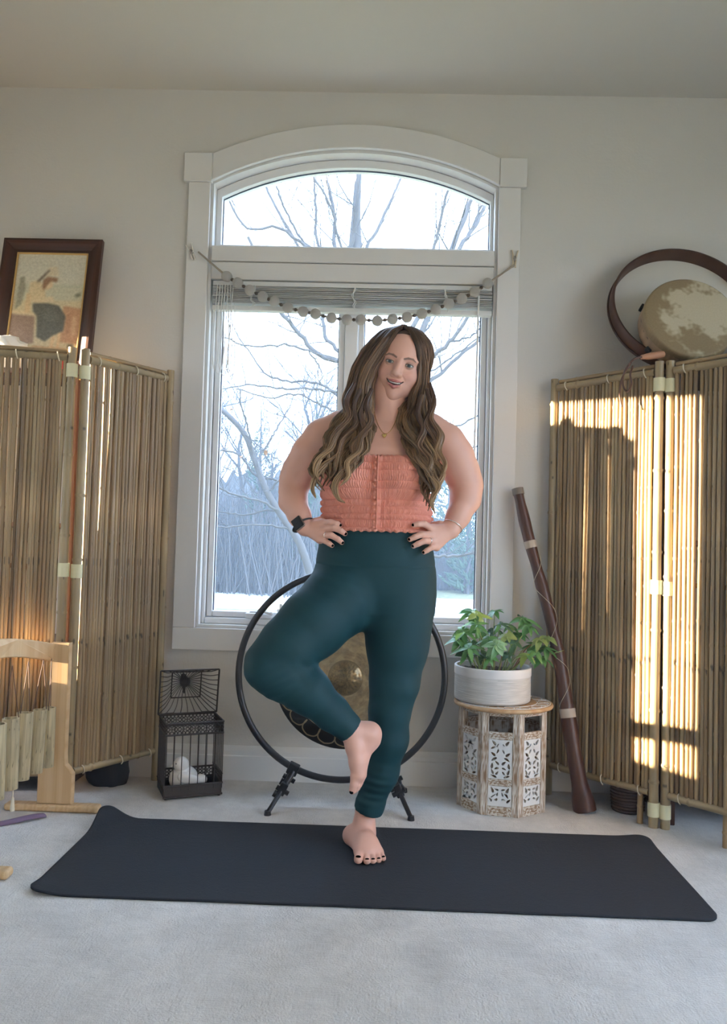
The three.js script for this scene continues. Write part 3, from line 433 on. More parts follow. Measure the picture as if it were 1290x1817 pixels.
// ------------------------------------------------------------ planter and its plant
const potC = V(0.441, 0.3905, 0.19);
{
  const ribs = dataTex(256, (u, v) => { const h = 0.5 + 0.5 * tn(u * 0.12, v, 90, 3); return [h, h, h]; }, false, [1, 1]);
  const col = dataTex(256, (u, v) => { const t = 0.8 + 0.12 * tn(u * 0.2, v, 70, 2) + 0.04 * tn(u, v, 20, 4); return [t, t * 0.985, t * 0.955]; }, true, [1, 1]);
  const p = thing('planter', 'round white ribbed ceramic planter on the carved side table', 'planter', [potC.x, potC.y, potC.z]);
  const r = 0.1445, h = 0.132; M.pot = mat({ map: col, bumpMap: ribs, bumpScale: 0.002, roughness: 0.55 }); M.potRim = mat({ color: C(0.74, 0.72, 0.69), roughness: 0.5 });
  const prof = [[0.0001, 0], [r - 0.006, 0], [r, 0.006]]; for (let i = 0; i <= 20; i++) { const y = 0.008 + i * 0.0042; prof.push([r + (i % 2 ? 0.0008 : 0), y]); } prof.push([r, 0.098]);
  obj('body', [lathe(prof, 72)], M.pot, p);
  obj('rim', [lathe([[r + 0.0004, 0.098], [r + 0.0022, 0.1], [r + 0.0022, h - 0.003], [r, h], [r - 0.006, h], [r - 0.008, h - 0.003], [r - 0.008, 0.09]], 72)], M.potRim, p);
  const soil = new THREE.CircleGeometry(r - 0.008, 40, 0); const sg = new THREE.PlaneGeometry(0.27, 0.27, 50, 50).rotateX(-Math.PI / 2), q = sg.attributes.position; for (let i = 0; i < q.count; i++) { const x = q.getX(i), z = q.getZ(i), l = Math.hypot(x, z); const k = l > r - 0.009 ? (r - 0.009) / l : 1; q.setXYZ(i, x * k, 0.106 + 0.012 * ns(x * 90, z * 90, 3), z * k); } sg.computeVertexNormals();
  lab(obj('soil', [sg], mat({ color: C(0.075, 0.055, 0.042), roughness: 1 }), p), 'dark potting soil');
}
{
  const leafMat = (r, g, b) => phys({ color: C(r, g, b), roughness: 0.42, transmission: 0.22, thickness: 0, side: THREE.DoubleSide });
  const greens = [leafMat(0.10, 0.27, 0.075), leafMat(0.16, 0.36, 0.10), leafMat(0.05, 0.13, 0.05), leafMat(0.42, 0.55, 0.12), leafMat(0.25, 0.45, 0.22), leafMat(0.30, 0.40, 0.12)];
  M.stem = mat({ color: C(0.33, 0.40, 0.16), roughness: 0.6 }); M.redstem = mat({ color: C(0.30, 0.13, 0.06), roughness: 0.6 });
  function leaflet(len, w, droop) { // along +z, slightly folded and drooping
    const n = 8, pos = [], idx = []; for (let i = 0; i <= n; i++) { const t = i / n, ww = w * Math.pow(Math.sin(Math.PI * Math.pow(t, 0.72) * 0.985 + 0.01), 0.85), y = -droop * t * t * len, z = t * len; pos.push(-ww, y + ww * 0.28, z, 0, y, z, ww, y + ww * 0.28, z); if (i < n) { const a = i * 3; idx.push(a, a + 3, a + 1, a + 1, a + 3, a + 4, a + 1, a + 4, a + 2, a + 2, a + 4, a + 5); } }
    const g = new THREE.BufferGeometry(); g.setAttribute('position', new THREE.Float32BufferAttribute(pos, 3)); g.setIndex(idx); g.computeVertexNormals(); return g;
  }
  const LF = [leaflet(0.052, 0.0105, 0.35), leaflet(0.045, 0.0125, 0.55), leaflet(0.06, 0.0085, 0.25), leaflet(0.04, 0.015, 0.3)];
  const soilY = 0.106; const pl = thing('schefflera_plant', 'leafy green umbrella plant with palmate leaves growing in the white planter', 'plant', [potC.x, potC.y + soilY, potC.z]);
  // clusters: photo pixel, depth, leaflets, size, green, tilt toward the viewer
  const cl = [[845, 1092, 0.19, 7, 1.0, 3, 0.9], [838, 1086, 0.15, 8, 1.25, 1, 0.5], [878, 1085, 0.13, 6, 0.8, 0, 0.2], [822, 1120, 0.20, 8, 1.05, 1, 0.6], [812, 1138, 0.22, 7, 1.1, 0, 0.4], [836, 1140, 0.18, 6, 1.0, 0, 0.3], [852, 1122, 0.17, 7, 0.9, 1, 0.5], [882, 1145, 0.30, 9, 1.0, 4, 1.1], [888, 1108, 0.19, 6, 0.95, 2, 0.3], [905, 1112, 0.16, 6, 0.85, 5, 0.4], [930, 1098, 0.16, 8, 1.15, 0, 0.4], [938, 1112, 0.20, 7, 1.0, 0, 0.6], [914, 1142, 0.27, 4, 1.0, 2, 0.8], [934, 1162, 0.27, 6, 0.95, 3, 0.5], [958, 1135, 0.22, 7, 1.05, 5, 0.4], [972, 1132, 0.17, 6, 0.95, 5, 0.3], [962, 1168, 0.22, 7, 1.05, 0, 0.3], [950, 1158, 0.25, 6, 0.85, 1, 0.4], [855, 1160, 0.26, 7, 0.9, 2, 0.6], [826, 1160, 0.24, 6, 1.0, 2, 0.6], [868, 1166, 0.28, 7, 0.85, 0, 0.5], [900, 1162, 0.28, 5, 0.75, 2, 0.7], [832, 1150, 0.27, 8, 1.05, 0, 0.7], [846, 1108, 0.22, 7, 1.0, 1, 0.8], [866, 1135, 0.24, 7, 0.9, 0, 0.7], [900, 1128, 0.24, 6, 0.85, 5, 0.6], [920, 1125, 0.18, 7, 1.0, 0, 0.5], [945, 1145, 0.18, 7, 1.0, 0, 0.4], [880, 1118, 0.12, 7, 0.95, 2, 0.3], [815, 1130, 0.15, 7, 1.0, 0, 0.3], [968, 1150, 0.2, 7, 0.95, 0, 0.4]];
  for (const [px, py, z, n, s, gi, tilt] of cl) {
    const w = pz(px, py, z), c = w.clone().sub(pl.position), root = V(c.x * 0.35 + rr(-0.01, 0.01), 0, c.z * 0.35 + rr(-0.01, 0.01)), mid = root.clone().lerp(c, 0.55).add(V(0, 0.025, 0));
    const leaf = new THREE.Group(); leaf.name = 'leaf'; pl.add(leaf); leaf.position.copy(c);
    obj('stem', [tube(curve([root, mid, c], 10).map((p) => p.clone().sub(c)), (t) => lerp(0.0028, 0.0013, t), 5)], gi == 5 ? M.redstem : M.stem, leaf);
    const ax = V(rr(-0.3, 0.3), 1, tilt).normalize(), qq = new THREE.Quaternion().setFromUnitVectors(V(0, 1, 0), ax), ph = rnd() * 6;
    for (let k = 0; k < n; k++) { const o = obj('leaflet', LF[Math.floor(rnd() * 4)], greens[rnd() < 0.2 ? Math.floor(rnd() * 2) : gi], leaf); o.quaternion.copy(qq).multiply(new THREE.Quaternion().setFromEuler(new THREE.Euler(rr(-0.1, 0.3), ph + k / n * 6.283 + rr(-0.15, 0.15), rr(-0.3, 0.3), 'YXZ'))); o.scale.setScalar(s * rr(0.85, 1.2) * 1.02); }
  }
  obj('tendril', [tube(curve([V(0.16, 0.05, 0.03), V(0.21, 0.075, 0.03), V(0.27, 0.09, 0.0)], 10), 0.0014, 5)], M.stem, pl);
}
// ------------------------------------------------------------ didgeridoo leaning in the corner
{
  const bot = V(0.786, 0.003, 0.262), top = V(0.545, 1.212, 0.058), L = top.clone().sub(bot), g = thing('didgeridoo', 'long dark wooden pipe with pale tape bands leaning beside the screen', 'didgeridoo', [bot.x, 0, bot.z]);
  const P = (t) => { const k = L.clone().multiplyScalar(t); k.y += 0.003; k.x += 0.018 * Math.sin(t * 3.1) - 0.006 * Math.sin(t * 9); k.z += 0.006 * Math.sin(t * 7); return k; };
  const Rr = (t) => 0.0225 + 0.008 * smooth(0.75, 0.0, t) + 0.012 * smooth(0.09, 0.0, t) + 0.0015 * Math.sin(t * 31) + 0.001 * Math.sin(t * 57);
  M.didge = mat({ map: woodTex([0.35, 0.22, 0.16], [0.24, 0.14, 0.10], 0.6, 13), roughness: 0.38 });
  const pts = []; for (let i = 0; i <= 60; i++) pts.push(P(i / 60)); obj('pipe', [tube(pts, (t) => Rr(t), 20)], M.didge, g);
  const bandAt = (t0, t1, m, n, l) => { const q = []; for (let i = 0; i <= 4; i++) q.push(P(lerp(t0, t1, i / 4))); lab(obj(n, [tube(q, Rr((t0 + t1) / 2) + 0.0018, 20)], m, g), l); };
  M.tape = mat({ color: C(0.50, 0.42, 0.34), roughness: 0.7 }); M.wax = mat({ color: C(0.20, 0.17, 0.14), roughness: 0.6 });
  bandAt(0.805, 0.828, M.tape, 'tape_band', 'pale tape band near the mouth end'); bandAt(0.275, 0.302, M.tape, 'tape_band', 'pale tape band near the flared end'); bandAt(0.982, 1.003, M.wax, 'mouthpiece', 'grey wax mouthpiece');
  const s = []; for (let i = 0; i <= 60; i++) { const t = lerp(0.78, 0.31, i / 60), c = P(t), a = i * 0.26, bow = 0.006 * Math.max(0, Math.sin(i * 0.2)); s.push(c.add(V(Math.cos(a) * (Rr(t) + 0.002 + bow), 0.2 * Math.cos(a) * Rr(t), Math.abs(Math.sin(a)) * (Rr(t) + 0.003)))); } lab(obj('carry_cord', [tube(s, 0.0008, 5)], M.twine, g), 'thin pale cord wound along the pipe');
}
// ------------------------------------------------------------ wooden chime stand at the left edge
{
  const A = V(-1.105, 0, 0.459); const g = thing('chime_stand', 'pale wooden chime stand with arched bar and flat feet beside the mat', 'chime stand', [A.x, 0, A.z]);
  const prof = poly([[-0.062, 0.026], [0.062, 0.026], [0.062, 0.132], [0.05, 0.15], [0.036, 0.165], [0.033, 0.2], [0.033, 0.592], [-0.033, 0.592], [-0.033, 0.2], [-0.038, 0.168], [-0.05, 0.155], [-0.062, 0.132]]);
  const post = (x, z) => obj('post', [extr(prof, 0.03, 0.003).translate(x, 0, z - 0.015)], M.pine, g), foot = (x, z) => obj('foot', [rbox(x - 0.19, x + 0.145, 0, 0.0255, z - 0.022, z + 0.026, 0.01, 3)], M.pine, g);
  post(-0.025, 0); foot(-0.01, 0.0); const dz = 0.575, dx = -0.075; post(dx - 0.05, dz); foot(dx + 0.01, dz);
  // arched top bar running from post to post toward the viewer
  const up = [], lo = []; for (let i = 0; i <= 24; i++) { const t = i / 24, z = lerp(-0.02, dz + 0.02, t), y = 0.53 + 0.05 * Math.sin(Math.PI * t); up.push([z, y + 0.05]); lo.push([z, y - 0.012]); }
  const m = new THREE.Matrix4().makeBasis(V(0, 0, 1), V(0, 1, 0), V(-1, 0, 0)); const sh = extr(poly([...lo, ...up.reverse()]), 0.026, 0.003).applyMatrix4(m); { const p = sh.attributes.position; for (let i = 0; i < p.count; i++) p.setX(i, p.getX(i) - 0.004 + (dx - 0.03) * p.getZ(i) / dz - 0.035 * Math.sin(Math.PI * clamp(p.getZ(i) / dz))); sh.computeVertexNormals(); }
  obj('arched_bar', [sh.translate(-0.036, 0, 0)], M.pine, g);
  M.tube = mat({ color: C(0.80, 0.68, 0.43), map: T.bamboo, roughness: 0.42 });
  const rows = [[-0.038, 0.055, 0.372, 0.205, 0.021], [-0.052, 0.105, 0.374, 0.212, 0.024], [-0.075, 0.168, 0.376, 0.22, 0.027], [-0.09, 0.24, 0.372, 0.228, 0.027], [-0.098, 0.318, 0.37, 0.236, 0.028], [-0.102, 0.398, 0.366, 0.244, 0.028], [-0.104, 0.478, 0.362, 0.25, 0.029]];
  for (const [x, z, y, l, r] of rows) {
    const c = obj('chime_tube', [lathe([[r - 0.005, 0], [r, 0], [r + 0.0004, -l * 0.5], [r, -l], [r - 0.005, -l], [r - 0.005, 0]], 22)], M.tube, g); c.position.set(x, y, z); c.rotation.set(rr(-0.03, 0.03), rnd() * 3, rr(-0.04, 0.04));
    const yb = 0.53 + 0.05 * Math.sin(Math.PI * clamp((z + 0.02) / (dz + 0.04))) - 0.01; obj('cord', [rod(V(x, yb - y, 0), V(-r * 0.95, -0.008, 0), 0.0014, 5), rod(V(x - x, yb - y, 0), V(r * 0.95, -0.008, 0), 0.0014, 5)].map((q) => q.translate(0, 0, 0)), M.thong, c);
  }
  { const c0 = g.children.filter((o) => o.name === 'chime_tube'); for (const c of c0) { const k = c.children[0], r = 0.024; k.geometry = join([rod(V(0, 0.17, 0), V(-r, -0.006, 0), 0.0014, 5), rod(V(0, 0.17, 0), V(r, -0.006, 0), 0.0014, 5)]); } }
  for (const [x, z] of [[-0.09, 0.2], [-0.1, 0.34]]) lab(obj('tassel', [rod(V(x, 0.152, z), V(x, 0.1, z), 0.0016, 5), new THREE.CylinderGeometry(0.004, 0.008, 0.045, 10).translate(x, 0.082, z)], M.twine, g), 'pale cord tassel');
  // lilac fabric strap lying on the carpet
  M.lilac = mat({ color: C(0.20, 0.14, 0.22), roughness: 0.9 });
  const st = []; for (let i = 0; i <= 16; i++) { const t = i / 16; st.push(V(lerp(0.06, -0.22, t) + 0.02 * Math.sin(t * 5), 0.006 + 0.004 * Math.sin(t * 9), lerp(0, 0.20, t))); }
  const b = tag(obj('fabric_strap', [tube(st, 0.02, 10, { sq: 0.3, up: V(0, 1, 0) }).translate(0, 0, 0)], M.lilac), 'dark lilac fabric strap lying on the carpet by the chime stand', 'strap'); b.position.set(-1.2, 0, 0.53);
}
// black bag on the floor behind the left screen, dark basket behind the right one
{
  const g = new THREE.SphereGeometry(1, 32, 20), p = g.attributes.position; for (let i = 0; i < p.count; i++) { const v = V(p.getX(i), p.getY(i), p.getZ(i)), n = 1 + 0.25 * ns(v.x * 2, v.y * 2 + 5, v.z * 2); p.setXYZ(i, v.x * n * 0.085, Math.max(-0.55, v.y * n) * 0.13, v.z * n * 0.065); } g.computeVertexNormals(); g.computeBoundingBox(); g.translate(0, -g.boundingBox.min.y, 0);
  const bag = thing('black_bag', 'soft black bag on the floor behind the bamboo screen', 'bag', [-1.06, 0, 0.12], 0.0); obj('body', g, mat({ color: C(0.012, 0.012, 0.014), roughness: 0.7 }), bag); obj('handle', [tube(curve([V(-0.04, 0.12, 0.01), V(-0.03, 0.2, 0.01), V(0.03, 0.2, 0.01), V(0.04, 0.12, 0.01)], 16), 0.006, 6)], M.dark, bag);
  const bk = thing('wicker_basket', 'dark brown wicker basket under the sunlit bamboo screen', 'basket', [0.955, 0, 0.225], 0.6); const ring = []; for (let k = 0; k < 14; k++) ring.push(new THREE.TorusGeometry(0.055 + 0.0008 * k, 0.006, 6, 40).rotateX(Math.PI / 2).translate(0, 0.007 + k * 0.0115, 0)); M.wicker = mat({ color: C(0.09, 0.05, 0.03), roughness: 0.7 }); obj('weave', ring, M.wicker, bk); obj('base', [new THREE.CylinderGeometry(0.056, 0.056, 0.008, 32).translate(0, 0.006, 0)], M.wicker, bk);
}
// ------------------------------------------------------------ blind, garland, clothes pins
{
  M.slat = mat({ color: C(0.76, 0.76, 0.745), roughness: 0.45 }); M.cord = mat({ color: C(0.82, 0.82, 0.80), roughness: 0.8 });
  const x0 = WX0 + 0.02, x1 = WX1 - 0.016, yt = 2.064, b = thing('window_blind', 'white slatted blind drawn up to the top of the casement window', 'blind', [WXC, yt, -0.018]); const a = x0 - WXC, c = x1 - WXC;
  obj('head_rail', [rbox(a, c, -0.022, -0.001, -0.022, 0.012, 0.003)], M.slat, b);
  for (let i = 0; i < 11; i++) { const s = obj('slat', [rbox(a + 0.001, c - 0.001, -0.0013, 0.0013, -0.021, 0.021, 0.0012, 1)], M.slat, b); s.position.set(rr(-0.001, 0.001), -0.03 - i * 0.0067, rr(-0.002, 0.002)); s.rotation.set(rr(-0.06, 0.10), 0, rr(-0.002, 0.002)); }
  obj('bottom_rail', [rbox(a, c, -0.127, -0.107, -0.019, 0.019, 0.004)], M.slat, b);
  for (const x of [a + 0.17, 0.01, c - 0.19]) { const q = []; for (let k = 0; k < 7; k++) q.push(V(x + rr(-0.012, 0.012), -0.022 - k * 0.016, 0.024 + rr(0, 0.004))); obj('ladder_tape', [tube(curve(q, 28), 0.002, 5), tube(curve(q.map((v) => v.clone().add(V(rr(-0.01, 0.01), 0, 0.002))), 28), 0.002, 5)], M.cord, b); }
  obj('wand', [rod(V(c - 0.058, -0.02, 0.026), V(c - 0.062, -0.72, 0.03), 0.0042, 8)], M.cord, b);
  const cords = []; for (let k = 0; k < 7; k++) { const xx = a + 0.022 + k * 0.011, L = rr(0.36, 0.43), w = rr(0.008, 0.02); cords.push(tube(curve([V(xx, -0.02, 0.022), V(xx + rr(-0.008, 0.008), -0.2, 0.026), V(xx - w * 0.4, -L + 0.02, 0.026), V(xx + w * 0.5, -L, 0.026), V(xx + w, -L + 0.03, 0.027), V(xx + w + rr(-0.008, 0.006), -0.2, 0.026), V(xx + w * 0.6, -0.1, 0.026)], 40), 0.0016, 5)); } obj('pull_cord', cords, M.cord, b);
  // garland of felt balls
  const P = [[200, 568], [238, 590], [280, 615], [325, 638], [365, 655], [412, 677], [465, 690], [508, 698], [563, 712], [617, 718], [665, 718], [722, 722], [775, 716], [825, 710], [877, 697], [925, 683], [970, 662], [1015, 645], [1060, 622], [1105, 592]].map(([x, y]) => pz(300 + x / 1.9545, 200 + y / 1.9545, 0.045));
  const pl = pz(352, 447, 0.035), pr = pz(913, 470, 0.035), g = thing('felt_garland', 'garland of white felt balls strung across the window blind', 'garland', [P[9].x, P[9].y, P[9].z]), o = g.position;
  M.felt = mat({ color: C(0.80, 0.77, 0.72), roughness: 1, bumpMap: T.carpetBump, bumpScale: 0.004 }); M.bead = mat({ color: C(0.13, 0.10, 0.08), roughness: 0.6 }); M.jute = mat({ color: C(0.34, 0.29, 0.23), roughness: 0.9 });
  const bg = new THREE.IcosahedronGeometry(0.0222, 4); { const q = bg.attributes.position; for (let i = 0; i < q.count; i++) { const v = V(q.getX(i), q.getY(i), q.getZ(i)), n = 1 + 0.06 * ns(v.x * 90, v.y * 90, v.z * 90); q.setXYZ(i, v.x * n, v.y * n, v.z * n); } bg.computeVertexNormals(); }
  for (const p of P) { const m = obj('felt_ball', bg, M.felt, g); m.position.copy(p).sub(o); m.rotation.set(rnd() * 6, rnd() * 6, 0); }
  for (let i = 0; i < P.length - 1; i++) { const m = obj('spacer_bead', [ball(0.0075, V(0, 0, 0), 10)], M.bead, g); m.position.copy(P[i]).add(P[i + 1]).multiplyScalar(0.5).sub(o); }
  lab(obj('cord', [tube([pl, ...P, pr].map((p) => p.clone().sub(o)), 0.0042, 8)], M.jute, g), 'brown jute cord');
  // clothes pins holding the ends
  M.pin = mat({ color: C(0.66, 0.55, 0.40), roughness: 0.6 }); M.pinw = mat({ color: C(0.80, 0.78, 0.73), roughness: 0.6 }); M.steel = mat({ color: C(0.4, 0.4, 0.4), metalness: 1, roughness: 0.35 });
  function pin(p, m, label, rot) { const t = thing('clothes_pin', label, 'clothes pin', [p.x, p.y, p.z], 0, 'clothes pins on the window casing'); t.rotation.z = rot; for (const s of [-1, 1]) obj('jaw', [extr(poly([[s * 0.002, -0.034], [s * 0.008, -0.034], [s * 0.009, 0.008], [s * 0.015, 0.036], [s * 0.010, 0.037], [s * 0.003, 0.006]].map(([x, y]) => [x, y])), 0.011, 0.001).translate(0, 0, -0.0055)], m, t); obj('spring', [new THREE.TorusGeometry(0.006, 0.0016, 6, 14).translate(0, 0.004, 0.0065), rod(V(-0.009, -0.006, 0.0065), V(0.009, -0.006, 0.0065), 0.0013)], M.steel, t); }
  pin(pz(340, 448, 0.026), M.pinw, 'pale clothes pin on the casing holding the garland above the bird cage side', 0.35); pin(pz(913, 460, 0.026), M.pin, 'tan clothes pin on the casing holding the garland on the drum side', -0.05);
}
// ------------------------------------------------------------ yoga mat
{
  const x0 = -0.935, x1 = 0.928, z0 = 0.532, z1 = 1.149, r = 0.045, th = 0.006, NX = 90, NZ = 36; M.mat = mat({ color: C(0.0125, 0.0155, 0.021), roughness: 0.85, bumpMap: T.carpetBump, bumpScale: 0.0012 });
  const lift = (x, z) => { const d = (x - x0) * 1.15 + (z - z0) * 0.9; const c2 = Math.hypot(x1 - x, z - z0); return 0.05 * Math.pow(smooth(0.17, 0.0, d), 1.6) + 0.008 * smooth(0.12, 0, c2) + 0.012 * smooth(0.12, 0, Math.hypot(x - x0, z1 - z)) + 0.0015 * (1 + ns(x * 5, z * 5, 1)); };
  const pos = [], uv = [], idx = [], w = NX + 1; const at = (u, v) => { let x = lerp(x0, x1, u), z = lerp(z0, z1, v); const cx = clamp(x, x0 + r, x1 - r), cz = clamp(z, z0 + r, z1 - r), d = V(x - cx, 0, z - cz); if (d.x && d.z) { const m = Math.max(Math.abs(d.x), Math.abs(d.z)), l = d.length(); x = cx + d.x / l * m; z = cz + d.z / l * m; } return [x, z]; };
  const ug = (i, n) => { const t = i / n; const e = 0.5 - 0.5 * Math.cos(Math.PI * t); return lerp(t, e, 0.75); };
  for (const top of [1, 0]) for (let j = 0; j <= NZ; j++) for (let i = 0; i <= NX; i++) { const [x, z] = at(ug(i, NX), ug(j, NZ)); pos.push(x, lift(x, z) + (top ? th : 0), z); uv.push(x, z); }
  const off = w * (NZ + 1); for (let j = 0; j < NZ; j++) for (let i = 0; i < NX; i++) { const a = j * w + i; idx.push(a, a + w, a + 1, a + 1, a + w, a + w + 1); const q = a + off; idx.push(q, q + 1, q + w, q + 1, q + w + 1, q + w); }
  const edge = (a, b) => idx.push(a, b, a + off, b, b + off, a + off); for (let i = 0; i < NX; i++) { edge(i, i + 1); edge(NZ * w + i + 1, NZ * w + i); } for (let j = 0; j < NZ; j++) { edge((j + 1) * w, j * w); edge(j * w + NX, (j + 1) * w + NX); }
  const g = new THREE.BufferGeometry(); g.setAttribute('position', new THREE.Float32BufferAttribute(pos, 3)); g.setAttribute('uv', new THREE.Float32BufferAttribute(uv, 2)); g.setIndex(idx); const g2 = g.toNonIndexed(); g.computeVertexNormals();
  tag(obj('yoga_mat', g, M.mat), 'long black yoga mat with one curled corner on the carpet', 'yoga mat');
}

// ------------------------------------------------------------ outdoors: lawn, drive, woods
const GY = -0.55;
{
  const grass = dataTex(256, (u, v) => { const n = 0.5 + tn(u, v, 30, 3) + 0.5 * tn(u, v, 80, 5) + 0.4 * (rnd() - 0.5); return [lerp(0.42, 0.58, n), lerp(0.44, 0.56, n), lerp(0.32, 0.40, n)]; }, true, [0.3, 0.3]);
  const lawn = new THREE.PlaneGeometry(120, 70, 60, 60).rotateX(-Math.PI / 2).translate(0, GY, -35.3), p = lawn.attributes.position, u = lawn.attributes.uv; for (let i = 0; i < p.count; i++) { u.setXY(i, p.getX(i), p.getZ(i)); p.setY(i, GY + 0.05 * ns(p.getX(i) * 0.3, p.getZ(i) * 0.3, 2) + 0.03 * Math.max(0, -p.getZ(i) - 22)); } lawn.computeVertexNormals();
  struct('ground_lawn', [lawn], mat({ map: grass, roughness: 1 }));
  struct('ground_sides', [box(-60, XL - 0.45, GY - 0.1, GY, -0.3, 40), box(XR + 0.45, 60, GY - 0.1, GY, -0.3, 40)], mat({ map: grass, roughness: 1 }));
  const d0 = pf(800, 1093, GY).z, d1 = pf(800, 1067, GY).z, pts = []; for (let i = 0; i <= 30; i++) { const x = -30 + i * 2; pts.push([x, -(d0 + 0.08 * (x - 1) + 0.3 * Math.sin(x * 0.3))]); } for (let i = 30; i >= 0; i--) { const x = -30 + i * 2; pts.push([x, -(d1 + 0.16 * (x - 1))]); }
  const g = extr(poly(pts), 0.1, 0).rotateX(-Math.PI / 2).translate(0, GY - 0.02, 0); struct('ground_drive', [g], mat({ color: C(0.80, 0.79, 0.76), roughness: 0.95, bumpMap: T.carpetBump, bumpScale: 0.01 }));
}
M.bark = mat({ color: C(0.125, 0.12, 0.118), roughness: 0.9 }); M.bark2 = M.bark; M.bark3 = M.bark;
M.dry = mat({ color: C(0.36, 0.18, 0.08), roughness: 0.8, side: THREE.DoubleSide });
function twigs(out, pts, r, n, len, depth, leaves) {
  for (let k = 0; k < n; k++) {
    const t = rr(0.15, 1) * (pts.length - 1), i = Math.min(pts.length - 2, Math.floor(t)), p = pts[i].clone().lerp(pts[i + 1], t - i), dir = pts[i + 1].clone().sub(pts[i]).normalize();
    const side = V(rr(-1, 1), rr(-0.5, 1), rr(-1, 1)).normalize(), d = dir.multiplyScalar(rr(0.5, 1.1)).addScaledVector(side, 0.9).normalize(), L = len * rr(0.5, 1.2), q = [p]; let c = p.clone();
    for (let s = 0; s < 4; s++) { d.add(V(rr(-0.22, 0.22), rr(-0.12, 0.26), rr(-0.22, 0.22))).normalize(); c = c.clone().addScaledVector(d, L / 4); q.push(c); }
    const r0 = r * rr(0.35, 0.55); out.push(tube(q, (u) => lerp(r0, r0 * 0.35, u), 4, { caps: false }));
    if (depth > 0) twigs(out, q, r0, Math.max(2, n * 0.55 | 0), len * 0.55, depth - 1, leaves);
    else if (leaves && rnd() < 0.035) leaves.push(c);
  }
}
function photoTree(name, label, z, trunk, limbs) { // limbs: [width at start, width at end, dz, pixels...]
  const base = pz(trunk[0][0], trunk[0][1], z); const g = thing(name, label, 'tree', [base.x, GY, z]), o = g.position, sc = (3.37 - z) / FOC;
  const tp = curve(trunk.map(([x, y]) => pz(x, y, z)), 24); tp.unshift(V(tp[0].x, GY - 0.1, z)); const tw = trunk.map((q) => q[2] * sc / 2);
  obj('trunk', [tube(tp.map((p) => p.clone().sub(o)), (t) => { const k = t * (tw.length - 1), i = Math.min(tw.length - 2, Math.floor(k)); return lerp(tw[i], tw[i + 1], k - i); }, 10)], M.bark, g);
  const leaves = [], small = [];
  for (const [w0, w1, dz, ...px] of limbs) {
    const pts = curve(px.map(([x, y], i) => pz(x, y, z + dz * i / (px.length - 1))), 24), n = pts.length; const r0 = w0 * sc / 2, r1 = w1 * sc / 2;
    for (let i = 1; i < n - 1; i++) pts[i].add(V(rr(-1, 1), rr(-1, 1), rr(-1, 1)).multiplyScalar(0.012));
    obj('limb', [tube(pts.map((p) => p.clone().sub(o)), (t) => lerp(r0, r1, t), 7)], M.bark, g);
    twigs(small, pts, Math.max(r1, r0 * 0.6), 9, 0.85, 2, leaves);
  }
  obj('twigs', small.map((q) => q.translate(-o.x, -o.y, -o.z)), M.bark2, g);
  for (const c of leaves.slice(0, 9)) { const l = obj('dry_leaf', dryLeaf, M.dry, g); l.position.copy(c).sub(o); l.rotation.set(rnd() * 3, rnd() * 3, rnd() * 3); }
}
const dryLeaf = (() => { const g = new THREE.SphereGeometry(0.045, 8, 6).scale(1, 0.14, 0.6); const p = g.attributes.position; for (let i = 0; i < p.count; i++) p.setY(i, p.getY(i) + 9 * p.getX(i) * p.getX(i)); g.computeVertexNormals(); return g; })();
photoTree('bare_tree', 'large bare tree close outside with limbs spreading across the whole window', -6.2, [[640, 1060, 46], [634, 800, 42], [628, 620, 38], [630, 470, 30], [632, 380, 16], [640, 250, 8]], [
  [9, 5, 0.5, [606, 642], [561, 626], [529, 588], [501, 556], [470, 500], [440, 420]], [7, 4, -0.4, [608, 628], [590, 612], [577, 597], [574, 569], [560, 500], [530, 440], [489, 364], [471, 330], [455, 290]],
  [4, 2, 0.8, [606, 640], [549, 623], [510, 612], [446, 615], [399, 600], [340, 590]], [5, 2, -0.6, [608, 708], [564, 680], [513, 677], [472, 664], [443, 626], [420, 590]], [3, 2, 0.2, [549, 623], [566, 650], [571, 668], [560, 690]],
  [5, 2, 0.7, [610, 700], [560, 690], [500, 690], [440, 682], [390, 690]], [4, 2, -0.3, [608, 735], [570, 720], [530, 700], [480, 705], [420, 690]],
  [9, 5, 0.4, [640, 680], [740, 652], [797, 607], [833, 559], [860, 500]], [8, 5, -0.5, [640, 720], [762, 676], [804, 642], [858, 597], [900, 560]], [4, 2, 0.6, [640, 700], [759, 661], [817, 623], [860, 590], [890, 560]], [4, 2, 0.3, [797, 607], [833, 598], [862, 572], [890, 540]],
  [13, 8, -0.2, [636, 660], [690, 640], [740, 604], [759, 559], [785, 480], [825, 384], [845, 320], [860, 260]], [4, 3, 0.5, [640, 790], [760, 775], [810, 757], [855, 732], [900, 700]], [6, 4, -0.4, [640, 1000], [772, 987], [804, 986], [852, 978], [900, 960]], [4, 2, 0.4, [640, 850], [760, 838], [830, 800], [880, 770]],
  [7, 3, 0.5, [628, 560], [590, 470], [545, 440], [495, 404], [440, 405], [410, 364], [404, 330]], [8, 5, -0.5, [628, 520], [594, 440], [594, 389], [579, 310], [575, 260]], [10, 6, 0.4, [630, 500], [622, 440], [632, 389], [636, 307], [645, 250]], [5, 3, 0.6, [628, 500], [600, 420], [590, 374], [560, 320], [540, 280]], [7, 4, -0.6, [632, 480], [650, 440], [684, 379], [709, 318], [725, 270]], [6, 4, 0.6, [700, 560], [768, 445], [781, 389], [794, 338], [800, 280]], [9, 6, -0.4, [720, 600], [811, 448], [842, 400], [864, 360], [885, 320]], [6, 3, -0.3, [628, 520], [566, 440], [560, 369], [556, 310], [550, 260]], [5, 3, 0.3, [600, 470], [540, 430], [505, 370], [490, 330]]]);
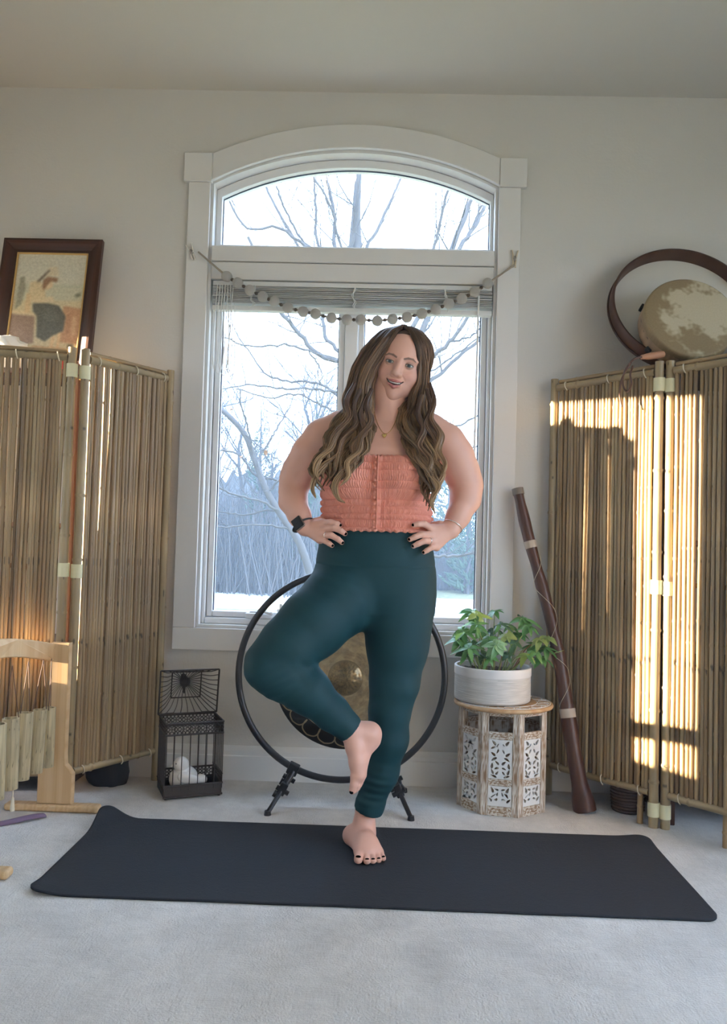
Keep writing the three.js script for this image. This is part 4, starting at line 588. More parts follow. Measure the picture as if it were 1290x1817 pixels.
photoTree('bare_tree', 'leaning bare tree with thin branches, its pale trunk slanting across the casement pane', -8.5, [[560, 1050, 15], [530, 960, 14], [500, 915, 13], [475, 875, 12], [450, 811, 11], [434, 770, 10], [392, 725, 9], [350, 690, 7]], [
  [5, 3, 0.5, [504, 913], [466, 891], [418, 878], [386, 865], [350, 850]], [4, 2, -0.5, [530, 950], [491, 907], [434, 913], [386, 907], [350, 900]], [4, 2, 0.5, [520, 940], [460, 930], [400, 935], [360, 930]], [5, 3, -0.4, [498, 900], [498, 856], [453, 843], [424, 808], [389, 798], [350, 790]], [4, 2, 0.6, [450, 811], [440, 760], [430, 725], [425, 690]], [4, 2, 0.5, [475, 875], [500, 850], [540, 862], [580, 870], [610, 880]], [4, 2, -0.5, [455, 820], [480, 780], [500, 745], [515, 720]], [3, 2, 0.5, [434, 770], [470, 800], [500, 820]]]);
// bare trees of the far woods
{
  const proto = []; for (let k = 0; k < 4; k++) { const out = [], pts = [V(0, 0, 0)]; for (let i = 1; i < 9; i++) pts.push(V(rr(-0.12, 0.12) * i * 0.3, i * 0.62, rr(-0.1, 0.1) * i * 0.3)); out.push(tube(pts, (t) => lerp(0.085, 0.015, t), 6)); twigs(out, pts, 0.05, 13, 1.5, 2, null); proto.push(join(out)); }
  for (let i = 0; i < 46; i++) { const x = lerp(-10.5, 5.5, (i + rnd()) / 46), z = rr(-17.5, -27), t = obj('woodland_tree', proto[i % 4], M.bark3); tag(t, 'thin bare tree standing in the pale woods across the drive', 'tree', 'bare trees of the far woods'); t.position.set(x, GY - 0.05 + 0.03 * Math.max(0, -z - 22), z); t.rotation.y = rnd() * 6; const s = rr(0.75, 1.35) * (x > 0.5 ? 0.5 : 1); t.scale.set(s, s, s); }
  // undergrowth: thousands of thin stems
  const out = []; for (let k = 0; k < 26; k++) { const a = V(rr(-0.5, 0.5), 0, rr(-0.4, 0.4)), b = a.clone().add(V(rr(-0.35, 0.35), rr(0.5, 1.5), rr(-0.3, 0.3))); out.push(tube([a, a.clone().lerp(b, 0.5).add(V(rr(-0.1, 0.1), 0, rr(-0.1, 0.1))), b], (t) => lerp(0.012, 0.004, t), 3, { caps: false })); }
  const im = new THREE.InstancedMesh(join(out), M.bark, 1100), m = new THREE.Matrix4(), q = new THREE.Quaternion(); im.name = 'undergrowth'; im.castShadow = im.receiveShadow = true;
  for (let i = 0; i < 1100; i++) { const x = rr(-12, 8), z = rr(x > 0.5 ? -24 : -19, -29), s = rr(0.7, 2.2) * (x > 0.5 ? 0.5 : 1.0); m.compose(V(x, GY + 0.03 * Math.max(0, -z - 22), z), q.setFromAxisAngle(V(0, 1, 0), rnd() * 6), V(s, s, s)); im.setMatrixAt(i, m); }
  im.userData = { kind: 'stuff', label: 'pale grey undergrowth of bare stems across the drive', category: 'undergrowth' }; scene.add(im);
  // far hillside of merged woods
  const hill = new THREE.PlaneGeometry(90, 7, 600, 10), p = hill.attributes.position; for (let i = 0; i < p.count; i++) { const x = p.getX(i), y = p.getY(i); const t = (y + 3.5) / 7; p.setXYZ(i, x, GY - 0.5 + t * (5.0 + 1.3 * ns(x * 0.35, 2, 1) + 0.9 * ns(x * 1.3, 5, 2) + 0.5 * ns(x * 3.1, 7, 2) + 0.4 * Math.abs(ns(x * 9.3, 3, 4))) * lerp(1, 0.5, smooth(0, 2.5, x)), -33 - 0.4 * x - t * 2 + 0.5 * ns(x * 0.6, y, 3)); } hill.computeVertexNormals();
  const wt = dataTex(256, (u, v) => { const n = tn(u, v * 0.2, 70, 2) + 0.6 * tn(u, v, 30, 7); const t = 0.5 + 0.8 * n; return [lerp(0.34, 0.46, t), lerp(0.335, 0.45, t), lerp(0.32, 0.43, t)]; }, true, [14, 1]); struct('ground_hillside', [hill], mat({ map: wt, roughness: 1, side: THREE.DoubleSide }));
}
// pines
{
  M.pineTree = mat({ color: C(0.09, 0.16, 0.10), roughness: 1 });
  function pine(px, pyTop, z, wpx, label) {
    const top = pz(px, pyTop, z), gy = GY + 0.03 * Math.max(0, -z - 22), H = top.y - gy, w = wpx * (3.37 - z) / FOC / 2, g = thing('pine_tree', label, 'tree', [top.x, gy, z]), fol = [];
    obj('trunk', [tube([V(0, -0.1, 0), V(0.03, H * 0.5, 0), V(0, H, 0)], (t) => lerp(0.12, 0.012, t), 7)], M.bark2, g);
    for (let i = 0; i < 230; i++) { const t = Math.pow(rnd(), 0.75), y = H * (1 - t * 0.95), L = w * (0.15 + t * 0.95) * rr(0.6, 1.1), a = rnd() * 6.283, dx = Math.cos(a), dz = Math.sin(a); for (let k = 0; k < 5; k++) { const q = rr(0.35, 1), r = L * rr(0.12, 0.2), c = V(dx * L * q, y - L * 0.12 + q * q * L * 0.3 + rr(-0.08, 0.08), dz * L * q); fol.push(new THREE.ConeGeometry(r * 0.35, r * 2.0, 4, 1).rotateX(rr(0.6, 1.4)).rotateY(Math.PI / 2 - a + rr(-0.6, 0.6)).translate(c.x, c.y, c.z)); } }
    obj('foliage', fol, M.pineTree, g);
  }
  pine(464, 726, -23, 105, 'pointed bluish pine rising behind the leaning bare tree'); pine(572, 705, -21, 150, 'broad pine beyond the drive beside the person\'s raised elbow'); pine(832, 850, -23.5, 95, 'low pine beyond the drive on the planter side of the window'); pine(800, 738, -26, 120, 'tall pale pine far behind the blue sign');
}
// small blue sign on a white post
{
  const p = pf(790, 1040, GY), s = thing('sign_post', 'small blue sign on a white post at the far side of the lawn', 'sign', [p.x, GY, p.z]), k = (3.37 - p.z) / FOC; obj('post', [box(-3 * k / 2, 3 * k / 2, -0.1, 40 * k, -0.03, 0.03)], mat({ color: C(0.7, 0.7, 0.68) }), s); lab(obj('sign_board', [rbox(-7 * k, 7 * k, 36 * k, 50 * k, 0.032, 0.05, 0.01)], mat({ color: C(0.08, 0.22, 0.55), roughness: 0.5 }), s), 'blue board');
}

// weatherboarded garage to the left of the window, outside the view: its shade lies over the near trees
{
  const g = thing('garage', 'white weatherboarded garage with dark roof beside the near trees outside', 'garage', [-7.2, GY, -8.2]); M.board = mat({ color: C(0.62, 0.62, 0.60), roughness: 0.7 });
  for (let k = 0; k < 22; k++) obj('board', [box(-2.2, 2.2, k * 0.2, k * 0.2 + 0.196, -6.6, 6.6)], M.board, g);
  obj('roof', [extr(poly([[-2.6, 4.4], [2.6, 4.4], [0, 6.6]]), 13.8, 0).translate(0, 0, -6.9)], mat({ color: C(0.08, 0.08, 0.09), roughness: 0.9 }), g);
}
{
  const g = thing('barn', 'long grey weatherboarded barn at the edge of the woods beyond the garage', 'barn', [-16.5, GY, -25]);
  for (let k = 0; k < 20; k++) obj('board', [box(-3, 3, k * 0.3, k * 0.3 + 0.294, -9.5, 9.5)], M.board, g);
  obj('roof', [extr(poly([[-3.4, 6], [3.4, 6], [0, 9]]), 19.6, 0).translate(0, 0, -9.8)], mat({ color: C(0.08, 0.08, 0.09), roughness: 0.9 }), g);
}

// ------------------------------------------------------------ the person in tree pose
const capsD = (px, py, pz_, s) => { const t = clamp(((px - s[0]) * s[8] + (py - s[1]) * s[9] + (pz_ - s[2]) * s[10]) * s[11]); const x = px - s[0] - s[8] * t, y = py - s[1] - s[9] * t, z = pz_ - s[2] - s[10] * t; return Math.sqrt(x * x + y * y + z * z) - (s[6] + s[7] * t); };
function seg(a, ra, b, rb) { const dx = b.x - a.x, dy = b.y - a.y, dz = b.z - a.z, l = dx * dx + dy * dy + dz * dz || 1e-9; return [a.x, a.y, a.z, 0, 0, 0, ra, rb - ra, dx, dy, dz, 1 / l]; }
const smin = (a, b, k) => { const h = Math.max(k - Math.abs(a - b), 0) / k; return Math.min(a, b) - h * h * k * 0.25; };
const smax = (a, b, k) => -smin(-a, -b, k);
const elD = (x, y, z, e) => { const a = (x - e[0]) / e[3], b = (y - e[1]) / e[4], c = (z - e[2]) / e[5], q = Math.sqrt(a * a + b * b + c * c); return (q - 1) * Math.min(e[3], e[4], e[5]) * (q > 1 ? 1 : 0.9) + (q > 1 ? (q - 1) * 0.15 * (Math.max(e[3], e[4], e[5]) - Math.min(e[3], e[4], e[5])) : 0); };
// naive surface nets over a box
function netMesh(f, lo, hi, cell, color) {
  const nx = Math.ceil((hi.x - lo.x) / cell) + 1, ny = Math.ceil((hi.y - lo.y) / cell) + 1, nz = Math.ceil((hi.z - lo.z) / cell) + 1, F = new Float32Array(nx * ny * nz), id = new Int32Array(nx * ny * nz).fill(-1);
  let o = 0; for (let k = 0; k < nz; k++) for (let j = 0; j < ny; j++) for (let i = 0; i < nx; i++) F[o++] = f(lo.x + i * cell, lo.y + j * cell, lo.z + k * cell);
  const pos = [], idx = [], sx = 1, sy = nx, sz = nx * ny, E = [[0, 1], [2, 3], [4, 5], [6, 7], [0, 2], [1, 3], [4, 6], [5, 7], [0, 4], [1, 5], [2, 6], [3, 7]];
  for (let k = 0; k < nz - 1; k++) for (let j = 0; j < ny - 1; j++) for (let i = 0; i < nx - 1; i++) {
    const b = i + j * sy + k * sz; let m = 0; const v = []; for (let c = 0; c < 8; c++) { const q = F[b + (c & 1) + (c >> 1 & 1) * sy + (c >> 2) * sz]; v.push(q); if (q < 0) m |= 1 << c; } if (m === 0 || m === 255) continue;
    let x = 0, y = 0, z = 0, n = 0; for (const [a, c] of E) { if ((v[a] < 0) === (v[c] < 0)) continue; const t = v[a] / (v[a] - v[c]); x += (a & 1) + t * ((c & 1) - (a & 1)); y += (a >> 1 & 1) + t * ((c >> 1 & 1) - (a >> 1 & 1)); z += (a >> 2) + t * ((c >> 2) - (a >> 2)); n++; }
    id[b] = pos.length / 3; pos.push(lo.x + (i + x / n) * cell, lo.y + (j + y / n) * cell, lo.z + (k + z / n) * cell);
  }
  const quad = (a, b, c, d, flip) => { if (a < 0 || b < 0 || c < 0 || d < 0) return; flip ? idx.push(a, c, b, a, d, c) : idx.push(a, b, c, a, c, d); };
  for (let k = 1; k < nz - 1; k++) for (let j = 1; j < ny - 1; j++) for (let i = 1; i < nx - 1; i++) { const b = i + j * sy + k * sz, s = F[b] < 0; if (s !== F[b + sx] < 0) quad(id[b - sy - sz], id[b - sz], id[b], id[b - sy], !s); if (s !== F[b + sy] < 0) quad(id[b - sx - sz], id[b - sx], id[b], id[b - sz], !s); if (s !== F[b + sz] < 0) quad(id[b - sx - sy], id[b - sy], id[b], id[b - sx], !s); }
  const nor = new Float32Array(pos.length), e = cell * 0.6; for (let i = 0; i < pos.length; i += 3) { const x = pos[i], y = pos[i + 1], z = pos[i + 2], a = f(x + e, y, z) - f(x - e, y, z), b = f(x, y + e, z) - f(x, y - e, z), c = f(x, y, z + e) - f(x, y, z - e), l = Math.hypot(a, b, c) || 1; nor[i] = a / l; nor[i + 1] = b / l; nor[i + 2] = c / l; }
  const g = new THREE.BufferGeometry(); g.setAttribute('position', new THREE.Float32BufferAttribute(pos, 3)); g.setAttribute('normal', new THREE.Float32BufferAttribute(nor, 3)); g.setIndex(idx);
  if (color) { const cs = new Float32Array(pos.length); for (let i = 0; i < pos.length; i += 3) { const c = color(pos[i], pos[i + 1], pos[i + 2]); cs[i] = c[0]; cs[i + 1] = c[1]; cs[i + 2] = c[2]; } g.setAttribute('color', new THREE.BufferAttribute(cs, 3)); }
  return g;
}
const rpx = (r, z) => r * (3.37 - z) / FOC;
const chain = (pts) => { const out = []; for (let i = 0; i < pts.length - 1; i++) { const [x, y, z, r] = pts[i], [x2, y2, z2, r2] = pts[i + 1]; out.push(seg(pz(x, y, z), rpx(r, z), pz(x2, y2, z2), rpx(r2, z2))); } return out; };
const segsD = (x, y, z, list, k) => { let d = 1e9; for (const s of list) { const q = capsD(x, y, z, s); d = d > 1e8 ? q : smin(d, q, k); } return d; };

const ZT = 0.74;
// torso rows: photo row, centre and half width in pixels, half depth in metres
const rows = [[752, 684, 60, 0.060, 0.730], [770, 682, 86, 0.082, 0.735], [800, 672, 93, 0.102, 0.738], [840, 665, 93, 0.108, 0.74], [880, 667, 91, 0.105, 0.74], [930, 669, 92, 0.106, 0.74], [960, 667, 98, 0.112, 0.74], [1000, 666, 103, 0.121, 0.742], [1050, 667, 102, 0.122, 0.742], [1085, 672, 88, 0.10, 0.745], [1105, 675, 60, 0.06, 0.75]].map(([y, x, rx, rz, cz]) => { const p = pz(x, y, ZT); return [p.y, p.x, rpx(rx, ZT), rz, cz]; });
function torsoAt(y) { let i = 0; while (i < rows.length - 2 && y < rows[i + 1][0]) i++; const a = rows[i], b = rows[i + 1], t = smooth(0, 1, clamp((a[0] - y) / (a[0] - b[0]))) * 0.5 + 0.5 * clamp((a[0] - y) / (a[0] - b[0])); return [lerp(a[1], b[1], t), lerp(a[2], b[2], t), lerp(a[3], b[3], t), lerp(a[4], b[4], t)]; }
const bust = [[617, 842], [713, 846]].map(([x, y]) => pz(x, y, 0.812));
const yTop = rows[0][0], yBot = rows[rows.length - 1][0];
function torsoD(x, y, z) {
  const [cx, rx, rz, cz] = torsoAt(y), a = (x - cx) / rx, b = (z - cz) / rz, q = Math.sqrt(a * a + b * b); let d = (q - 1) * (q > 1 ? lerp(Math.min(rx, rz), Math.max(rx, rz), 0.3) : Math.min(rx, rz));
  d = smax(d, y - yTop, 0.04); d = smax(d, yBot - y, 0.04);
  for (const c of bust) d = smin(d, Math.hypot((x - c.x) * 0.95, y - c.y, (z - c.z) * 1.05) - 0.066, 0.045);
  return d;
}
const shoulders = chain([[662, 760, 0.735, 30], [605, 764, 0.735, 31], [574, 776, 0.735, 31]]).concat(chain([[700, 762, 0.735, 30], [760, 768, 0.735, 31], [790, 784, 0.735, 30]]), chain([[686, 742, 0.738, 36], [690, 700, 0.752, 29], [693, 670, 0.765, 29]]), chain([[672, 742, 0.72, 22], [610, 757, 0.73, 20]]), chain([[702, 742, 0.72, 22], [765, 762, 0.73, 20]]), chain([[672, 762, 0.795, 6], [608, 758, 0.775, 6]]), chain([[694, 764, 0.795, 6], [756, 764, 0.775, 6]]));
const armR = chain([[572, 778, 0.735, 33], [552, 806, 0.728, 33], [533, 836, 0.718, 30], [517, 864, 0.715, 27], [519, 886, 0.735, 24.5], [531, 914, 0.765, 19], [541, 935, 0.787, 15.5]]);
const armL = chain([[792, 786, 0.735, 33], [806, 810, 0.728, 33], [819, 838, 0.718, 30], [828, 862, 0.715, 27], [826, 886, 0.735, 25], [813, 916, 0.765, 19.5], [800, 940, 0.787, 15.5]]);
// hands: wrist, four fingers as [knuckle, middle joint, last joint, tip], thumb; in pixels and depth
const handR = { wrist: [541, 936, 0.789, 14.5], fingers: [[[573, 929, 0.815, 6.6], [587, 926.5, 0.838, 5.6], [597, 929, 0.846, 5], [603, 932, 0.846, 4.4]], [[575, 939, 0.822, 6.8], [593, 937, 0.85, 5.7], [605, 942, 0.857, 5.1], [612, 947, 0.856, 4.5]], [[573, 949, 0.822, 6.5], [588, 950, 0.85, 5.5], [600, 957, 0.857, 5], [606.5, 962.5, 0.855, 4.4]], [[568, 957, 0.815, 6], [577, 960, 0.838, 5], [584, 964.5, 0.846, 4.5], [589, 968, 0.846, 4]]], thumb: [[552, 933, 0.785, 7], [560, 925, 0.79, 6.4], [568, 922, 0.782, 5.6], [574, 921, 0.772, 5]] };
const handL = { wrist: [801, 941, 0.789, 14.5], fingers: [[[767, 938, 0.815, 6.6], [753, 930, 0.838, 5.6], [742, 930, 0.848, 5], [734, 932, 0.848, 4.4]], [[765, 949, 0.822, 6.8], [749, 948, 0.85, 5.7], [736, 953, 0.858, 5.1], [727.5, 957, 0.857, 4.5]], [[768, 960, 0.822, 6.5], [753, 960, 0.85, 5.5], [742, 965, 0.857, 5], [734, 969, 0.856, 4.4]], [[774, 970, 0.815, 6], [765, 972, 0.838, 5], [758, 976.5, 0.846, 4.5], [752.5, 980, 0.846, 4]]], thumb: [[790, 934, 0.785, 7], [780, 930, 0.785, 6.2], [771, 931, 0.775, 5.6], [764, 934, 0.765, 5]] };
for (const h of [handR, handL]) {
  h.palm = []; for (const f of h.fingers) h.palm.push(...chain([[...h.wrist.slice(0, 3), 10], [f[0][0], f[0][1], f[0][2] - 0.002, 8.2]])); h.fs = h.fingers.map(chain); h.th = chain(h.thumb);
  h.d = (x, y, z) => { let d = segsD(x, y, z, h.palm, 0.012); let m = 1e9; for (const f of h.fs) { const q = segsD(x, y, z, f, 0.003); m = smin(m, q, 0.0012); } d = smin(d, m, 0.006); return smin(d, segsD(x, y, z, h.th, 0.004), 0.007); };
}
const bodyD = (x, y, z) => { let d = torsoD(x, y, z) + 0.004; d = smin(d, segsD(x, y, z, shoulders, 0.03), 0.045); let a = segsD(x, y, z, armR, 0.022); a = Math.min(a, segsD(x, y, z, armL, 0.022)); return smin(d, a, 0.022); };
// legs
const legS = chain([[713, 1030, 0.745, 52], [709, 1080, 0.752, 54], [706, 1115, 0.757, 53], [705, 1150, 0.762, 49], [700, 1211, 0.768, 39.5], [692, 1258, 0.765, 32.5], [687, 1310, 0.748, 33], [675, 1370, 0.733, 27.5], [656, 1429, 0.718, 20.5], [646, 1462, 0.712, 17.5]]);
const legR = chain([[622, 1030, 0.755, 56], [598, 1068, 0.80, 60], [555, 1108, 0.86, 57], [512, 1148, 0.905, 50], [479, 1181, 0.925, 41.5], [500, 1200, 0.925, 38], [545, 1225, 0.912, 37], [590, 1266, 0.895, 27], [618, 1291, 0.885, 20], [630, 1303, 0.88, 17.5]]);
const legD = (x, y, z, cS = -1, cR = -1) => { let d = torsoD(x, y, z); for (const c of bust) d = d; const s = smax(segsD(x, y, z, legS, 0.03), cS, 0.003), r = smax(segsD(x, y, z, legR, 0.028), cR, 0.003); const b1 = Math.hypot(x - pz(625, 1040, 0.67).x, (y - 0.8) * 0.9, z - 0.672) - 0.085, b2 = Math.hypot(x - pz(712, 1040, 0.67).x, (y - 0.8) * 0.9, z - 0.672) - 0.085; d = smin(d, smin(b1, b2, 0.02), 0.05); return smin(smin(d, s, 0.03), r, 0.03); };
const buttY = 0;
// feet
const footS = { segs: [], toes: [] }; {
  const my = 0.0085, H = V(-0.066, my + 0.027, 0.700), A = pz(646, 1464, 0.712), A2 = pz(645, 1482, 0.722);
  footS.segs = [seg(A.clone().add(V(0.002, 0.05, 0)), 0.0325, A, 0.0315), seg(A, 0.0315, A2, 0.032), seg(A2, 0.03, H, 0.027), seg(A2, 0.031, V(-0.022, my + 0.036, 0.782), 0.027), seg(H, 0.026, V(-0.038, my + 0.022, 0.80), 0.022), seg(H, 0.024, V(0.0, my + 0.019, 0.785), 0.019), seg(V(-0.022, my + 0.036, 0.782), 0.026, V(-0.036, my + 0.022, 0.82), 0.021), seg(V(-0.022, my + 0.036, 0.782), 0.024, V(-0.012, my + 0.02, 0.822), 0.0195), seg(V(-0.02, my + 0.03, 0.782), 0.022, V(0.014, my + 0.017, 0.806), 0.017)];
  const t = (x0, z0, x1, z1, r) => seg(V(x0, my + r + 0.004, z0), r * 1.1, V(x1, my + r * 0.92, z1), r);
  footS.toes = [t(-0.042, 0.825, -0.044, 0.862, 0.0135), t(-0.02, 0.83, -0.0175, 0.866, 0.0105), t(-0.004, 0.826, 0.0005, 0.860, 0.0098), t(0.011, 0.818, 0.0175, 0.851, 0.0093), t(0.023, 0.806, 0.0315, 0.835, 0.009)];
  footS.d = (x, y, z) => { let d = segsD(x, y, z, footS.segs, 0.022); let m = 1e9; for (const s of footS.toes) m = smin(m, capsD(x, y, z, s), 0.0015); d = smin(d, m, 0.008); return smax(d, my - y, 0.004); };
}
const footR = { segs: chain([[604, 1277, 0.89, 17.5], [622, 1296, 0.885, 17], [640, 1300, 0.876, 18], [656, 1302, 0.868, 19]]).concat(chain([[622, 1296, 0.885, 17], [630, 1326, 0.898, 15.5], [634, 1352, 0.905, 13.5], [635, 1374, 0.908, 12.5]]), chain([[656, 1302, 0.868, 19.5], [655, 1312, 0.866, 18], [642, 1345, 0.888, 11], [640, 1374, 0.90, 9.5]])), toes: [chain([[630, 1378, 0.912, 8.2], [628, 1392, 0.916, 7], [625.5, 1403, 0.915, 6.3]]), chain([[635, 1380, 0.908, 6], [633, 1394, 0.912, 5.4], [630.5, 1402, 0.91, 4.8]]), chain([[639, 1379, 0.902, 5.6], [637, 1392, 0.905, 5], [634.5, 1399, 0.903, 4.5]]), chain([[642, 1377, 0.896, 5.2], [640, 1388, 0.898, 4.7], [638, 1394, 0.896, 4.2]]), chain([[644, 1374, 0.889, 4.8], [642.5, 1383, 0.891, 4.4], [641, 1388, 0.89, 4]])] };
footR.d = (x, y, z) => { let d = segsD(x, y, z, footR.segs, 0.016); let m = 1e9; for (const s of footR.toes) m = smin(m, segsD(x, y, z, s, 0.003), 0.0015); return smin(d, m, 0.007); };

// head in its own frame: x to the picture's right, y up, z out of the face, eyes at y = 0
const headQ = new THREE.Quaternion().setFromEuler(new THREE.Euler(0.10, -0.13, -0.245, 'YXZ')), headP = pz(708.5, 645, 0.835).sub(V(0, 0, 0.078).applyQuaternion(headQ)), headQi = headQ.clone().invert();
const eyes = [-1, 1].map((s) => V(s * 0.0312, 0, 0.0655));
const arc = (pts) => { const out = []; for (let i = 0; i < pts.length - 1; i++) out.push(seg(V(...pts[i].slice(0, 3)), pts[i][3], V(...pts[i + 1].slice(0, 3)), pts[i + 1][3])); return out; };
const MY = 0.0075;
const upLip = arc([[-0.0285, -0.0605, 0.066, 0.002], [-0.0185, -0.0635, 0.0785, 0.0034], [-0.006, -0.0648, 0.0862, 0.0040], [0.006, -0.0648, 0.0862, 0.0040], [0.0185, -0.0635, 0.0785, 0.0034], [0.0285, -0.0605, 0.066, 0.002]].map(([x, y, z, r]) => [x, y + MY, z, r])), loLip = arc([[-0.0285, -0.061, 0.066, 0.002], [-0.0185, -0.0735, 0.0775, 0.0040], [0, -0.0808, 0.0835, 0.0054], [0.0185, -0.0735, 0.0775, 0.0040], [0.0285, -0.061, 0.066, 0.002]].map(([x, y, z, r]) => [x, y + MY, z, r])), slit = arc([[-0.0262, -0.0612, 0, 0.0010], [-0.0165, -0.0688, 0, 0.0027], [0, -0.0722, 0, 0.0040], [0.0165, -0.0688, 0, 0.0027], [0.0262, -0.0612, 0, 0.0010]].map(([x, y, z, r]) => [x, y + MY, z, r]));
const nose = arc([[0, 0.004, 0.0775, 0.0075], [0, -0.016, 0.087, 0.008], [0, -0.032, 0.0955, 0.0105]]), brows = [-1, 1].map((s) => arc([[s * 0.013, 0.0165, 0, 0.0017], [s * 0.025, 0.0215, 0, 0.0023], [s * 0.039, 0.0222, 0, 0.0016], [s * 0.048, 0.0165, 0, 0.0007]]));
const folds = arc([[0.0175, -0.034, 0.083, 0.0004], [0.028, -0.045, 0.077, 0.0004], [0.0335, -0.058, 0.066, 0.0004]]);
function faceD(x, y, z) {
  let d = elD(x, y, z, [0, 0.034, -0.014, 0.0735, 0.081, 0.094]);
  d = smin(d, elD(x, y, z, [0, 0.036, 0.03, 0.0585, 0.052, 0.047]), 0.03);
  d = smin(d, elD(x, y, z, [0, -0.024, 0.022, 0.0635, 0.070, 0.057]), 0.03);
  d = smin(d, elD(x, y, z, [0, -0.064, 0.028, 0.0515, 0.043, 0.047]), 0.03);
  d = smin(d, Math.hypot(x, y + 0.099, (z - 0.056)) - 0.0165, 0.026);
  const ax = Math.abs(x);
  d = smin(d, elD(ax, y, z, [0.0375, -0.031, 0.055, 0.0235, 0.020, 0.022]), 0.02);
  d = smin(d, elD(ax, y, z, [0.027, 0.019, 0.064, 0.026, 0.008, 0.012]), 0.014);
  d = smax(d, -(Math.hypot((ax - 0.0315) * 0.72, y - 0.0005, z - 0.0875) - 0.0135), 0.014);
  d = smin(d, segsD(x, y, z, nose, 0.012), 0.012);
  d = smin(d, Math.hypot(ax - 0.0118, y + 0.0355, z - 0.0885) - 0.0075, 0.008);
  d = smax(d, -(Math.hypot(ax - 0.0065, (y + 0.0435) * 1.2, z - 0.0965) - 0.0034), 0.004);
  d = smin(d, elD(x, y, z, [0, -0.063, 0.05, 0.026, 0.017, 0.03]), 0.014);
  d = smin(d, Math.min(segsD(x, y, z, upLip, 0.004), segsD(x, y, z, loLip, 0.005)), 0.005);
  if (z > 0.05) d = smax(d, -Math.max(segsD(x, y, 0, slit, 0.003), 0.069 - z), 0.0015);
  { const f = segsD(ax, y, z, folds, 0.004); d += 0.0011 * Math.exp(-((f / 0.003) ** 2)); }
  // eyelids: a shell round each eye with an almond opening
  for (const e of eyes) { const lx = x - e.x, ly = y - e.y, r = Math.hypot(lx, ly, z - e.z); if (r < 0.03) { const op = 0.0041 * Math.sqrt(Math.max(0, 1 - (lx / 0.0132) ** 2)), ce = 0.0004, out = Math.max(Math.abs(ly - ce) - op, Math.abs(lx) - 0.0132); d = smin(d, smax(r - 0.0142, -out - 0.0002, 0.001), 0.004); if (z > e.z) d = Math.max(d, Math.min(0.01, -(Math.max(r - 0.03, out)))); } }
  d = smin(d, elD(ax, y, z, [0.074, -0.008, -0.008, 0.009, 0.03, 0.018]), 0.008);
  return d;
}
const toHead = (x, y, z) => V(x, y, z).sub(headP).applyQuaternion(headQi);
const skinC = [0.74, 0.415, 0.315], lipC = [0.52, 0.18, 0.165], browC = [0.11, 0.07, 0.05];
function faceColor(x, y, z) {
  let c = skinC.slice(); const mixc = (k, t) => { c = c.map((v, i) => lerp(v, k[i], t)); };
  mixc([0.68, 0.32, 0.25], 0.5 * smooth(0.024, 0.006, Math.hypot(Math.abs(x) - 0.04, y + 0.034)) * (z > 0.02 ? 1 : 0));
  const l = Math.min(segsD(x, y, z, upLip, 0.003), segsD(x, y, z, loLip, 0.003)); mixc(lipC, smooth(0.0014, 0.0004, l)); if (segsD(x, y, 0, slit, 0.003) < 0.0006 && z < 0.08 && z > 0.06) mixc([0.16, 0.04, 0.04], 0.9);
  for (const b of brows) if (z > 0.04) mixc(browC, 0.8 * smooth(0.0016, 0.0002, segsD(x, y, 0, b, 0.002)));
  for (const e of eyes) { const r = Math.hypot(x - e.x, y - e.y, z - e.z); if (r < 0.017 && z > e.z) mixc([0.33, 0.19, 0.15], 0.6 * smooth(0.017, 0.0145, r)); }
  return c;
}
